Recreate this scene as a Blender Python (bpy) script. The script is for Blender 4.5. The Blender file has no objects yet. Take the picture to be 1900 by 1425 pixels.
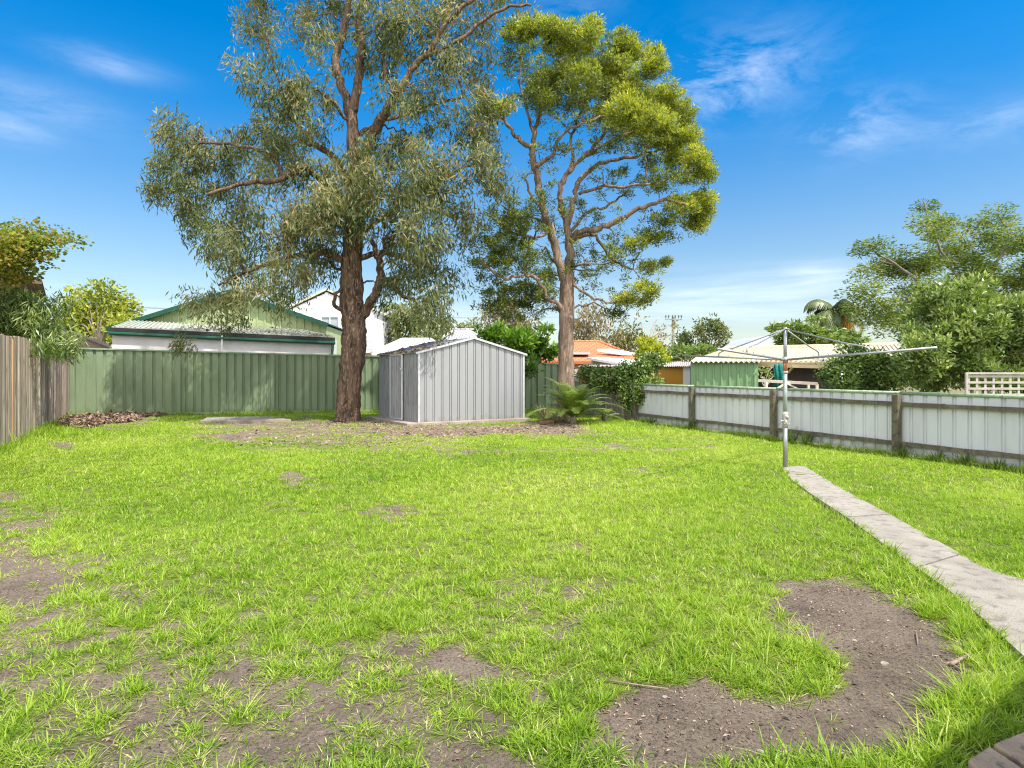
import bpy, math, random
import numpy as np
from mathutils import Vector, Matrix
random.seed(7); rng = np.random.default_rng(7)
R = math.radians
sc = bpy.context.scene

# ------------------------------------------------------------------ camera
EYE, F, HOR = 1.3, 1100.0, 690.0          # eye height, focal length in photo pixels, horizon row
cd = bpy.data.cameras.new('camera'); cam = bpy.data.objects.new('camera', cd)
sc.collection.objects.link(cam)
cam.location = (0, 0, EYE); cam.rotation_euler = (R(90), 0, 0)
cd.sensor_width = 36; cd.lens = 36 * F / 1900.0
cd.shift_y = -(712.5 - HOR) / 1900.0
cd.clip_start = 0.05; cd.clip_end = 3000
sc.camera = cam
# ------------------------------------------------------------------ light
SUN_EL, SUN_AZ = R(58), R(132)            # azimuth clockwise from +Y
S = Vector((math.cos(SUN_EL) * math.sin(SUN_AZ), math.cos(SUN_EL) * math.cos(SUN_AZ), math.sin(SUN_EL)))
sl = bpy.data.lights.new('sun', 'SUN'); sl.energy = 3.5; sl.angle = R(0.55); sl.color = (1, 0.95, 0.87)
so = bpy.data.objects.new('sun', sl); sc.collection.objects.link(so)
so.rotation_euler = S.to_track_quat('Z', 'Y').to_euler(); so.location = S * 40
sc.view_settings.view_transform = 'Standard'; sc.view_settings.look = 'None'
sc.view_settings.exposure = 1.03; sc.view_settings.gamma = 1
sc.cycles.use_denoising = True; sc.cycles.denoiser = 'OPENIMAGEDENOISE'; sc.cycles.denoising_input_passes = 'RGB_ALBEDO_NORMAL'; sc.cycles.denoising_prefilter = 'NONE'; sc.cycles.filter_width = 1.15
sc.cycles.max_bounces = 5; sc.cycles.diffuse_bounces = 3; sc.cycles.glossy_bounces = 2; sc.cycles.transmission_bounces = 4

def sdir(px, py):
    return Vector(((px - 950) / F, 1, (HOR - py) / F)).normalized()
w = bpy.data.worlds.new('World'); sc.world = w; w.use_nodes = True
nt = w.node_tree; nt.nodes.clear()
def N(t, **k):
    n = nt.nodes.new(t)
    for a, b in k.items(): setattr(n, a, b)
    return n
out = N('ShaderNodeOutputWorld'); bg = N('ShaderNodeBackground'); bg.inputs[1].default_value = 0.10
sky = N('ShaderNodeTexSky', sky_type='NISHITA'); sky.sun_disc = False
sky.sun_elevation = SUN_EL; sky.sun_rotation = SUN_AZ
sky.air_density = 1.1; sky.dust_density = 0.3; sky.ozone_density = 1.6; sky.altitude = 100
hs = N('ShaderNodeHueSaturation'); hs.inputs['Saturation'].default_value = 1.44; hs.inputs['Value'].default_value = 1.0
nt.links.new(sky.outputs[0], hs.inputs['Color'])
tc = N('ShaderNodeTexCoord')
sz0 = N('ShaderNodeSeparateXYZ'); nt.links.new(tc.outputs['Generated'], sz0.inputs[0])
hr = N('ShaderNodeMapRange'); hr.inputs[1].default_value = 0; hr.inputs[2].default_value = .42; hr.inputs[3].default_value = .62; hr.inputs[4].default_value = 1.04; nt.links.new(sz0.outputs[2], hr.inputs[0])
hq = N('ShaderNodeMapRange'); hq.inputs[1].default_value = 0; hq.inputs[2].default_value = .38; hq.inputs[3].default_value = 1.0; hq.inputs[4].default_value = 1.54; nt.links.new(sz0.outputs[2], hq.inputs[0]); nt.links.new(hq.outputs[0], hs.inputs['Saturation'])
hm = N('ShaderNodeVectorMath', operation='SCALE'); nt.links.new(hs.outputs[0], hm.inputs[0]); nt.links.new(hr.outputs[0], hm.inputs['Scale'])
def math_n(op, a, b=None, clamp=False):
    m = N('ShaderNodeMath', operation=op); m.use_clamp = clamp
    for i, v in enumerate((a, b)):
        if v is None: continue
        if isinstance(v, (int, float)): m.inputs[i].default_value = v
        else: nt.links.new(v, m.inputs[i])
    return m.outputs[0]
def cirrus(spots, rot, scl, lo, hi, seed):
    mp = N('ShaderNodeMapping'); mp.inputs['Rotation'].default_value = (0, rot, 0); mp.inputs['Scale'].default_value = scl
    mp.inputs['Location'].default_value = (seed, seed * .3, 0)
    nt.links.new(tc.outputs['Generated'], mp.inputs[0])
    nz = N('ShaderNodeTexNoise'); nz.inputs['Scale'].default_value = 1.0; nz.inputs['Detail'].default_value = 13
    nz.inputs['Roughness'].default_value = 0.68; nz.inputs['Distortion'].default_value = 0.35
    nt.links.new(mp.outputs[0], nz.inputs[0])
    mr = N('ShaderNodeMapRange'); mr.inputs[1].default_value = lo; mr.inputs[2].default_value = hi
    nt.links.new(nz.outputs[0], mr.inputs[0])
    tot = None
    for (px, py, rx, ry, st) in spots:
        c = sdir(px, py)
        mm = N('ShaderNodeMapping', vector_type='TEXTURE')
        mm.inputs['Location'].default_value = c
        mm.inputs['Scale'].default_value = (rx / F, 0.6, ry / F)
        nt.links.new(tc.outputs['Generated'], mm.inputs[0])
        ln = N('ShaderNodeVectorMath', operation='LENGTH'); nt.links.new(mm.outputs[0], ln.inputs[0])
        sq = math_n('MULTIPLY', ln.outputs['Value'], ln.outputs['Value'])
        g = math_n('POWER', 2.718, math_n('MULTIPLY', sq, -1.4))
        g = math_n('MULTIPLY', g, st)
        tot = g if tot is None else math_n('ADD', tot, g)
    return math_n('MULTIPLY', mr.outputs[0], tot, True)
c1 = cirrus([(1330, 150, 130, 60, .8), (1590, 235, 75, 45, .55), (1850, 225, 90, 30, .3), (1060, 20, 80, 25, .25)], R(-32), (6, 6, 16), .42, .78, 2.3)
c2 = cirrus([(1360, 555, 300, 48, .72), (1520, 505, 60, 18, .6), (830, 600, 260, 36, .6), (200, 570, 420, 45, .45), (1180, 640, 500, 24, .3)], R(6), (2.6, 2.6, 30), .36, .8, 5.1)
c3 = cirrus([(205, 118, 65, 20, .40), (60, 190, 110, 34, .26), (20, 245, 40, 20, .35)], R(14), (5, 5, 18), .36, .75, 8.7)
tot = math_n('ADD', math_n('ADD', c1, c2), c3, True)
tot = math_n('MULTIPLY', tot, 0.68)
# unseen white cloud added behind the viewer, bright for neutral fill on the fences
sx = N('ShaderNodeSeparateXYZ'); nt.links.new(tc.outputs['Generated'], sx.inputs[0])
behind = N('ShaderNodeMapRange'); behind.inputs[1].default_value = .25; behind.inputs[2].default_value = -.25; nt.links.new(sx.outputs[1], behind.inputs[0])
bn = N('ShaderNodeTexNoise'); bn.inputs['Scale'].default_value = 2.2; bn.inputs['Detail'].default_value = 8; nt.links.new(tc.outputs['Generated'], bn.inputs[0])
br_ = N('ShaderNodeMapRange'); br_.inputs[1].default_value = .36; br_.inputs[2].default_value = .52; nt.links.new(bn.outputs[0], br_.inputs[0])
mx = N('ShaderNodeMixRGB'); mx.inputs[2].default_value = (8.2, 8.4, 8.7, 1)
nt.links.new(tot, mx.inputs[0]); nt.links.new(hm.outputs[0], mx.inputs[1])
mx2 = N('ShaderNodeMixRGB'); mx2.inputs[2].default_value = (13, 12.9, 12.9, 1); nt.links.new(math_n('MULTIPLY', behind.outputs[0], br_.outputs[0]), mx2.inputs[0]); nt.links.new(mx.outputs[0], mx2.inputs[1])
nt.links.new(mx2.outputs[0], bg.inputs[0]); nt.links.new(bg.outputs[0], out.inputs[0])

# ------------------------------------------------------------------ helpers
def P(px, py, d): return Vector(((px - 950) / F * d, d, EYE - (py - HOR) / F * d))
def G(px, py):
    d = EYE * F / (py - HOR); return Vector(((px - 950) / F * d, d, 0))

def hash2(ix, iy, seed):
    h = (ix.astype(np.int64) * 374761393 + iy.astype(np.int64) * 668265263 + seed * 974634777) & 0xFFFFFFFF
    h = ((h ^ (h >> 13)) * 1274126177) & 0xFFFFFFFF
    return ((h ^ (h >> 16)) & 0xFFFF) / 65535.0
def vnoise(x, y, seed=0):
    ix = np.floor(x); iy = np.floor(y); fx = x - ix; fy = y - iy
    fx = fx * fx * (3 - 2 * fx); fy = fy * fy * (3 - 2 * fy)
    a = hash2(ix, iy, seed); b = hash2(ix + 1, iy, seed); c = hash2(ix, iy + 1, seed); d = hash2(ix + 1, iy + 1, seed)
    return (a * (1 - fx) + b * fx) * (1 - fy) + (c * (1 - fx) + d * fx) * fy
def fbm(x, y, seed=0, o=4):
    t = 0; a = .5; s = 0
    for i in range(o):
        t = t + a * vnoise(x * 2 ** i + i * 17.3, y * 2 ** i - i * 9.1, seed + i); s += a; a *= .5
    return t / s
def hz(x, y):
    x = np.asarray(x, float); y = np.asarray(y, float)
    near = np.clip((x * x + y * y) / 4, 0, 1)
    return (fbm(x * .9 + 50, y * .9 + 50, 3, 3) - .5) * .07 * near - 0.012 + (fbm(x * 7, y * 7, 9, 2) - .5) * .018
def gz(x, y): return float(hz(np.array([x]), np.array([y]))[0])

def newmat(name):
    m = bpy.data.materials.new(name); m.use_nodes = True
    return m, m.node_tree, m.node_tree.nodes['Principled BSDF']
def hexv(c): return (c[0], c[1], c[2], 1)
def M(name, c1, c2=None, scale=4, rough=.75, metal=0, bump=0, bscale=30, stretch=(1, 1, 1), tint=False, c3=None, spec=.4, lo=.35, hi=.65, splash=None):
    """procedural surface: two (or three) colours mixed by stretched noise, fine bump"""
    m, t, b = newmat(name); n = t.nodes; l = t.links
    c2 = c2 or tuple(v * .75 for v in c1)
    co = n.new('ShaderNodeTexCoord'); mp = n.new('ShaderNodeMapping'); mp.inputs['Scale'].default_value = stretch
    l.new(co.outputs['Object'], mp.inputs[0])
    nz = n.new('ShaderNodeTexNoise'); nz.inputs['Scale'].default_value = scale; nz.inputs['Detail'].default_value = 8; nz.inputs['Roughness'].default_value = .6
    l.new(mp.outputs[0], nz.inputs[0])
    cr = n.new('ShaderNodeValToRGB'); cr.color_ramp.elements[0].position = lo; cr.color_ramp.elements[1].position = hi
    cr.color_ramp.elements[0].color = hexv(c1); cr.color_ramp.elements[1].color = hexv(c2)
    l.new(nz.outputs[0], cr.inputs[0]); col = cr.outputs[0]
    if c3:
        nz2 = n.new('ShaderNodeTexNoise'); nz2.inputs['Scale'].default_value = scale * 4.3; nz2.inputs['Detail'].default_value = 6
        l.new(mp.outputs[0], nz2.inputs[0])
        r2 = n.new('ShaderNodeMapRange'); r2.inputs[1].default_value = .53; r2.inputs[2].default_value = .68; l.new(nz2.outputs[0], r2.inputs[0])
        mm = n.new('ShaderNodeMixRGB'); mm.inputs[2].default_value = hexv(c3); l.new(r2.outputs[0], mm.inputs[0]); l.new(col, mm.inputs[1]); col = mm.outputs[0]
    if splash:                       # dirt splashed up from the soil, ragged upper edge
        sz = n.new('ShaderNodeSeparateXYZ'); l.new(co.outputs['Object'], sz.inputs[0])
        ns = n.new('ShaderNodeTexNoise'); ns.inputs['Scale'].default_value = 7; ns.inputs['Detail'].default_value = 7; l.new(co.outputs['Object'], ns.inputs[0])
        ad = n.new('ShaderNodeMath'); ad.operation = 'MULTIPLY_ADD'; ad.inputs[1].default_value = .55; l.new(ns.outputs[0], ad.inputs[0])
        ng = n.new('ShaderNodeMath'); ng.operation = 'SUBTRACT'; ng.inputs[0].default_value = 0; l.new(sz.outputs[2], ng.inputs[1]); l.new(ng.outputs[0], ad.inputs[2])
        rs = n.new('ShaderNodeMapRange'); rs.inputs[1].default_value = .10; rs.inputs[2].default_value = .34; rs.inputs[4].default_value = .8; l.new(ad.outputs[0], rs.inputs[0])
        ms = n.new('ShaderNodeMixRGB'); ms.inputs[2].default_value = hexv(splash); l.new(rs.outputs[0], ms.inputs[0]); l.new(col, ms.inputs[1]); col = ms.outputs[0]
    if tint:
        at = n.new('ShaderNodeAttribute'); at.attribute_name = 'tint'
        mm = n.new('ShaderNodeMixRGB'); mm.blend_type = 'MULTIPLY'; mm.inputs[0].default_value = 1
        cb = n.new('ShaderNodeCombineColor')
        for i in range(3): l.new(at.outputs['Fac'], cb.inputs[i])
        l.new(col, mm.inputs[1]); l.new(cb.outputs[0], mm.inputs[2]); col = mm.outputs[0]
    l.new(col, b.inputs['Base Color'])
    b.inputs['Roughness'].default_value = rough; b.inputs['Metallic'].default_value = metal; b.inputs['Specular IOR Level'].default_value = spec
    if bump:
        nb = n.new('ShaderNodeTexNoise'); nb.inputs['Scale'].default_value = bscale; nb.inputs['Detail'].default_value = 6
        l.new(mp.outputs[0], nb.inputs[0]); bp = n.new('ShaderNodeBump'); bp.inputs['Strength'].default_value = 1; bp.inputs['Distance'].default_value = bump
        l.new(nb.outputs[0], bp.inputs['Height']); l.new(bp.outputs[0], b.inputs['Normal'])
    return m
def leafmat(name, cols, trans=.35, rough=.5, spec=.35):
    m, t, b = newmat(name); n = t.nodes; l = t.links
    at = n.new('ShaderNodeAttribute'); at.attribute_name = 'tint'
    cr = n.new('ShaderNodeValToRGB'); e = cr.color_ramp.elements
    e[0].position = 0; e[0].color = hexv(cols[0]); e[1].position = 1; e[1].color = hexv(cols[-1])
    for i, c in enumerate(cols[1:-1]):
        x = e.new((i + 1) / (len(cols) - 1)); x.color = hexv(c)
    l.new(at.outputs['Fac'], cr.inputs[0]); l.new(cr.outputs[0], b.inputs['Base Color'])
    b.inputs['Roughness'].default_value = rough; b.inputs['Specular IOR Level'].default_value = spec
    tr = n.new('ShaderNodeBsdfTranslucent'); g = n.new('ShaderNodeMixRGB'); g.blend_type = 'MULTIPLY'; g.inputs[0].default_value = 1
    g.inputs[2].default_value = (1.25, 1.35, .6, 1); l.new(cr.outputs[0], g.inputs[1]); l.new(g.outputs[0], tr.inputs[0])
    mx = n.new('ShaderNodeMixShader'); mx.inputs[0].default_value = trans
    l.new(b.outputs[0], mx.inputs[1]); l.new(tr.outputs[0], mx.inputs[2]); l.new(mx.outputs[0], n['Material Output'].inputs[0])
    return m

def tag(o, label=None, cat=None, group=None, kind=None):
    if label: o['label'] = label
    if cat: o['category'] = cat
    if group: o['group'] = group
    if kind: o['kind'] = kind
    return o
def thing(name, label, cat, loc=(0, 0, 0), group=None):
    o = bpy.data.objects.new(name, None); sc.collection.objects.link(o); o.location = loc; o.empty_display_size = .2
    return tag(o, label, cat, group)
def link(name, me, mat, parent=None, origin=None):
    if mat: me.materials.append(mat)
    o = bpy.data.objects.new(name, me); sc.collection.objects.link(o)
    if parent:
        o.parent = parent
        o.matrix_parent_inverse = Matrix.Translation(-Vector(parent.location)) if parent.type == 'EMPTY' else Matrix.Identity(4)
    elif origin is not None:
        me.transform(Matrix.Translation(-Vector(origin))); o.location = origin
    return o
def arrmesh(name, V, quads=None, tris=None, tint=None, smooth=False):
    me = bpy.data.meshes.new(name); V = np.asarray(V, np.float32)
    nq = 0 if quads is None else len(quads); ntr = 0 if tris is None else len(tris)
    me.vertices.add(len(V)); me.vertices.foreach_set('co', V.ravel())
    li = []
    if nq: li.append(np.asarray(quads, np.int32).ravel())
    if ntr: li.append(np.asarray(tris, np.int32).ravel())
    li = np.concatenate(li); me.loops.add(len(li)); me.loops.foreach_set('vertex_index', li)
    me.polygons.add(nq + ntr)
    st = np.concatenate([np.arange(nq) * 4, nq * 4 + np.arange(ntr) * 3]).astype(np.int32)
    me.polygons.foreach_set('loop_start', st)
    me.update(calc_edges=True)
    if smooth: me.polygons.foreach_set('use_smooth', np.ones(nq + ntr, bool))
    if tint is not None:
        a = me.attributes.new('tint', 'FLOAT', 'POINT'); a.data.foreach_set('value', np.asarray(tint, np.float32))
    me.validate(); return me
class MB:
    def __init__(s): s.v = []; s.f = []; s.t = []; s.sm = False
    def add(s, vs, fs, t=1.0):
        k = len(s.v); s.v += [tuple(v) for v in vs]; s.f += [tuple(i + k for i in f) for f in fs]; s.t += [t] * len(vs); return s
    def hexa(s, b, tp, t=1.0):      # 4 bottom points, 4 top points
        return s.add(list(b) + list(tp), [(3, 2, 1, 0), (4, 5, 6, 7), (0, 1, 5, 4), (1, 2, 6, 5), (2, 3, 7, 6), (3, 0, 4, 7)], t)
    def box(s, c, sz, ang=0, t=1.0):
        c = Vector(c); ca, sa = math.cos(ang), math.sin(ang); q = []
        for z in (-.5, .5):
            for x, y in ((-.5, -.5), (.5, -.5), (.5, .5), (-.5, .5)):
                X, Y = x * sz[0], y * sz[1]; q.append(c + Vector((X * ca - Y * sa, X * sa + Y * ca, z * sz[2])))
        return s.hexa(q[:4], q[4:], t)
    def bar(s, a, b, w, h, t=1.0, up=Vector((0, 0, 1))):   # box section from a to b
        a = Vector(a); b = Vector(b); d = (b - a).normalized(); sd = d.cross(up)
        if sd.length < 1e-4: sd = d.cross(Vector((0, 1, 0)))
        sd.normalize(); u = sd.cross(d).normalized(); sd *= w / 2; u *= h / 2
        return s.hexa([a - sd - u, a + sd - u, a + sd + u, a - sd + u], [b - sd - u, b + sd - u, b + sd + u, b - sd + u], t)
    def prism(s, pts, off, t=1.0):     # polygon extruded by an offset vector
        pts = [Vector(p) for p in pts]; n = len(pts); o = Vector(off)
        return s.add(pts + [p + o for p in pts], [tuple(range(n)), tuple(range(2 * n - 1, n - 1, -1))] + [(i, (i + 1) % n, (i + 1) % n + n, i + n) for i in range(n)], t)
    def tube(s, pts, rad, n=8, t=1.0, cap=True, rough=0):
        pts = [Vector(p) for p in pts]; m = len(pts)
        if not hasattr(rad, '__len__'): rad = [rad] * m
        ref = Vector((.3, .9, .2)); vs = []
        for i, p in enumerate(pts):
            d = (pts[min(i + 1, m - 1)] - pts[max(i - 1, 0)])
            d = d.normalized() if d.length > 1e-9 else Vector((0, 0, 1))
            u = d.cross(ref)
            if u.length < 1e-3: u = d.cross(Vector((1, 0, 0)))
            u.normalize(); v = d.cross(u)
            for j in range(n):
                a = 2 * math.pi * j / n; rr = rad[i] * (1 + (random.random() - .5) * rough)
                vs.append(p + (u * math.cos(a) + v * math.sin(a)) * rr)
        fs = [(i * n + j, i * n + (j + 1) % n, (i + 1) * n + (j + 1) % n, (i + 1) * n + j) for i in range(m - 1) for j in range(n)]
        if cap: fs += [tuple(range(n - 1, -1, -1)), tuple((m - 1) * n + j for j in range(n))]
        return s.add(vs, fs, t)
    def ball(s, c, r, t=1.0, nu=8, nv=5, jit=0):
        c = Vector(c); r = Vector(r) if hasattr(r, '__len__') else Vector((r, r, r)); vs = []
        for i in range(nv + 1):
            th = math.pi * i / nv
            for j in range(nu):
                ph = 2 * math.pi * j / nu; k = 1 + (random.random() - .5) * jit
                vs.append(c + Vector((r.x * math.sin(th) * math.cos(ph), r.y * math.sin(th) * math.sin(ph), r.z * math.cos(th))) * k)
        fs = [(i * nu + j, i * nu + (j + 1) % nu, (i + 1) * nu + (j + 1) % nu, (i + 1) * nu + j) for i in range(nv) for j in range(nu)]
        return s.add(vs, fs, t)
    def sheet(s, A, B, z0, z1, prof, pitch, th=.004, t=1.0, jit=0, rows=1):
        """ribbed metal sheet standing between ground points A and B; z0/z1 functions of distance; prof = [(u, offset)]"""
        A = Vector((A[0], A[1], 0)); B = Vector((B[0], B[1], 0)); L = (B - A).length; d = (B - A) / L; nn = Vector((d.y, -d.x, 0))
        xs = []; x = 0
        while x < L:
            for u, o in prof:
                if x + u * pitch < L: xs.append((x + u * pitch, o))
            x += pitch
        xs.append((L, prof[0][1])); vs = []; fs = []; k = len(xs); n2 = rows + 1
        for side in (0, 1):
            for (q, o) in xs:
                a, b = z0(q), z1(q)
                for r_ in range(n2):
                    jj = (random.random() - .5) * jit if 0 < r_ < rows else 0
                    p = A + d * q + nn * (o - side * th + jj); vs.append((p.x, p.y, a + (b - a) * r_ / rows))
        for i in range(k - 1):
            for r_ in range(rows):
                a = i * n2 + r_; b = (i + 1) * n2 + r_; K = k * n2
                fs.append((a, b, b + 1, a + 1)); fs.append((K + a + 1, K + b + 1, K + b, K + a))
            a = i * n2; b = (i + 1) * n2; K = k * n2
            fs.append((a + rows, b + rows, K + b + rows, K + a + rows))
        return s.add(vs, fs, t)
    def build(s, name, mat, parent=None, smooth=False, origin=None, bevel=0):
        me = bpy.data.meshes.new(name); me.from_pydata(s.v, [], s.f); me.update()
        a = me.attributes.new('tint', 'FLOAT', 'POINT'); a.data.foreach_set('value', np.asarray(s.t, np.float32))
        if smooth: me.polygons.foreach_set('use_smooth', np.ones(len(me.polygons), bool))
        o = link(name, me, mat, parent, origin)
        if bevel:
            b = o.modifiers.new('bevel', 'BEVEL'); b.width = bevel; b.segments = 2; b.limit_method = 'ANGLE'
        return o

# ---------------------------------------------------------------- materials
grey_metal = M('galvanised_sheet', (.36, .365, .375), (.28, .285, .295), 3, .5, .35, .0015, 40, (1, 1, .12), lo=.2, hi=.8, splash=(.22, .18, .14))
galv = M('galvanised_tube', (.42, .43, .44), (.30, .31, .32), 9, .42, .6, .0008, 60)
white_sheet = M('white_painted_sheet', (.63, .64, .665), (.54, .55, .57), 2.5, .6, 0, .002, 14, (1, 1, .3), splash=(.24, .235, .17))
green_sheet = M('green_steel', (.175, .24, .14), (.22, .285, .17), 1.3, .5, .0, .004, 3, (1, 1, .6), spec=.5, splash=(.16, .15, .09))
green_cap = M('green_cap', (.26, .38, .22), (.20, .31, .18), 3, .5)
pale_cap = M('pale_green_cap', (.36, .46, .30), (.24, .33, .22), 5, .5, c3=(.16, .22, .14))
old_wood = M('weathered_wood', (.20, .165, .13), (.085, .068, .05), 6, .9, 0, .006, 30, (1, 1, .25), tint=True, c3=(.12, .13, .06))
rail_wood = M('mossy_rail_wood', (.17, .145, .11), (.075, .062, .045), 10, .9, 0, .008, 30, (1, 1, 1), tint=True, c3=(.15, .16, .07))
paling = M('paling_wood', (.50, .41, .32), (.27, .21, .165), 7, .9, 0, .004, 40, (1, 1, .07), tint=True, c3=(.10, .08, .065))
concrete = M('aged_concrete', (.365, .335, .28), (.245, .22, .18), 3.2, .9, 0, .010, 85, c3=(.20, .17, .14), lo=.3, hi=.72)
slabm = M('slab_concrete', (.34, .29, .24), (.22, .18, .15), 3, .95, 0, .004, 60)
paver = M('sandstone', (.42, .30, .21), (.27, .19, .13), 5, .9, 0, .01, 25, c3=(.13, .10, .09))

# soil + thatch ground: 'tint' holds how much living grass covers the soil
m, t, b = newmat('soil_and_turf'); n = t.nodes; l = t.links
co = n.new('ShaderNodeTexCoord')
def nz_(sc_, det=8, ro=.65):
    q = n.new('ShaderNodeTexNoise'); q.inputs['Scale'].default_value = sc_; q.inputs['Detail'].default_value = det; q.inputs['Roughness'].default_value = ro
    l.new(co.outputs['Object'], q.inputs[0]); return q.outputs[0]
def ramp(src, els):
    q = n.new('ShaderNodeValToRGB'); e = q.color_ramp.elements
    e[0].position, e[0].color = els[0][0], hexv(els[0][1]); e[1].position, e[1].color = els[-1][0], hexv(els[-1][1])
    for p_, c_ in els[1:-1]: x = e.new(p_); x.color = hexv(c_)
    l.new(src, q.inputs[0]); return q.outputs[0]
def mixc(f, a, b_, bt='MIX'):
    q = n.new('ShaderNodeMixRGB'); q.blend_type = bt
    if isinstance(f, float): q.inputs[0].default_value = f
    else: l.new(f, q.inputs[0])
    for i, v in ((1, a), (2, b_)):
        if isinstance(v, tuple): q.inputs[i].default_value = hexv(v)
        else: l.new(v, q.inputs[i])
    return q.outputs[0]
soil = ramp(nz_(2.6, 10, .7), [(.25, (.088, .069, .053)), (.42, (.170, .134, .103)), (.6, (.240, .190, .146)), (.78, (.115, .090, .069))])
grit = ramp(nz_(75, 5, .8), [(.36, (.45, .42, .4)), (.5, (1, 1, 1)), (.64, (1.35, 1.3, 1.2))])
soil = mixc(1.0, soil, grit, 'MULTIPLY')
turf = ramp(nz_(9), [(.3, (.11, .13, .03)), (.6, (.17, .21, .035)), (.8, (.21, .20, .07))])
at = n.new('ShaderNodeAttribute'); at.attribute_name = 'tint'
l.new(mixc(at.outputs['Fac'], soil, turf), b.inputs['Base Color'])
b.inputs['Roughness'].default_value = .95; b.inputs['Specular IOR Level'].default_value = .2
bp = n.new('ShaderNodeBump'); bp.inputs['Distance'].default_value = .022; l.new(nz_(38, 9, .78), bp.inputs['Height']); l.new(bp.outputs[0], b.inputs['Normal'])
ground_mat = m

# ---------------------------------------------------------------- lawn cover map
FL = [G(0, 832), G(130, 771)]; FR = [G(1179, 781), G(1900, 875)]
dl = (FL[1] - FL[0]).normalized(); dr = (FR[1] - FR[0]).normalized()
LA = FL[0] - dl * 6.5; LB = FL[1]                       # left paling fence line
RA = FR[0]; RB = FR[1] + dr * 3.2                       # right white fence line
BK0 = LB.copy(); BK1 = P(1040, 0, 20.4); BK1.z = 0      # back green fence line
BK0.y = 17.55
SH = [G(775.5, 788.8), G(972.5, 780), None, G(703.7, 775.7)]; SH[2] = SH[1] + (SH[3] - SH[0])
PATH_L = [(1449, 868), (1470, 893), (1515, 925), (1570, 961), (1640, 1012), (1700, 1055), (1760, 1098), (1800, 1130), (1860, 1185), (1900, 1222), (2050, 1360)]
PATH_R = [(1492, 866), (1532, 890), (1584, 921), (1650, 956), (1722, 996), (1782, 1030), (1830, 1057), (1868, 1070), (1910, 1081), (1980, 1092), (2300, 1130)]
PATHPOLY = [G(*p) for p in PATH_L] + [G(*p) for p in reversed(PATH_R)]
def inside(x, y, poly):
    c = np.zeros(x.shape, bool); k = len(poly)
    for i in range(k):
        a, b_ = poly[i], poly[(i + 1) % k]
        cond = ((a[1] > y) != (b_[1] > y)) & (x < (b_[0] - a[0]) * (y - a[1]) / (b_[1] - a[1] + 1e-12) + a[0]); c ^= cond
    return c
def side(x, y, A, B): return (B[0] - A[0]) * (y - A[1]) - (B[1] - A[1]) * (x - A[0])
def inyard(x, y): return (side(x, y, LA, LB) < -.03) & (side(x, y, RB, RA) > .03) & (side(x, y, BK0, BK1) < -.05)
# bare patches as ellipses on the ground: photo column/row of the centre, half sizes, strength
BARE = [(1560, 1108, 90, 32, 1.1), (1640, 1165, 125, 55, 1.1), (1700, 1225, 115, 62, 1.25), (1765, 1236, 62, 46, 1.3), (1590, 1290, 105, 62, 1.2), (1490, 1345, 90, 45, 1.1), (1640, 1370, 90, 45, .8),
 (1235, 1295, 110, 48, 1.0), (1340, 1345, 150, 55, 1.1), (1185, 1335, 90, 55, .9), (1500, 1340, 130, 45, 1.0), (1640, 1310, 100, 60, .9), (1720, 1310, 60, 35, .6), (1470, 1085, 26, 9, .7), (1250, 1400, 130, 25, .8), (1540, 1160, 80, 25, .6),
 (740, 1195, 60, 18, .65), (850, 1235, 42, 36, .95), (600, 1185, 60, 18, .4),
 (25, 1045, 70, 40, .62), (60, 1108, 65, 26, .66), (160, 1150, 60, 20, .6), (110, 1060, 60, 18, .6), (25, 985, 45, 16, .6), (15, 920, 40, 12, .7), (200, 1085, 50, 14, .5), (40, 950, 60, 10, .5), (60, 1240, 80, 25, .35),
 (180, 1260, 380, 170, .42), (560, 1340, 400, 120, .30), (650, 1400, 240, 50, .2), (900, 1390, 150, 40, .25),
 (1060, 1010, 60, 12, .6), (1190, 1062, 55, 12, .6), (950, 1110, 60, 26, .4), (880, 1165, 50, 18, .35), (1000, 1170, 70, 30, .35), (1080, 1120, 60, 20, .25),
 (700, 950, 60, 8, .6), (555, 885, 26, 5, .75), (600, 905, 30, 4, .55), (490, 930, 40, 4, .3), (250, 940, 60, 8, .35),
 (620, 784, 240, 9, .65), (540, 800, 120, 8, .62), (640, 820, 210, 13, .5), (800, 800, 150, 9, .8), (950, 797, 120, 8, .8), (1030, 790, 60, 9, .95), (1130, 828, 70, 7, .55), (1262, 828, 50, 3, .9),
 (840, 838, 130, 6, .5), (420, 809, 60, 5, .9), (190, 778, 90, 12, .95), (118, 826, 28, 8, .9), (450, 790, 80, 6, .4), (1180, 868, 20, 3, .6), (1010, 800, 40, 8, .6), (1095, 802, 55, 6, .5)]
GRASSY = [(1490, 1325, 60, 26, .42), (1330, 1285, 45, 14, .4), (1610, 1335, 40, 18, .36), (1240, 1340, 40, 20, .35), (1560, 1130, 24, 12, .35), (1690, 1180, 30, 12, .3), (1400, 1215, 120, 38, 1.1), (1500, 1240, 60, 25, .7), (1560, 1215, 30, 12, .4), (1480, 1405, 110, 18, .8), (1810, 1150, 50, 40, .7), (1885, 1270, 40, 80, .8), (1150, 1410, 60, 40, .4), (1800, 1350, 90, 60, .7), (1640, 1420, 80, 20, .6)]
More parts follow.
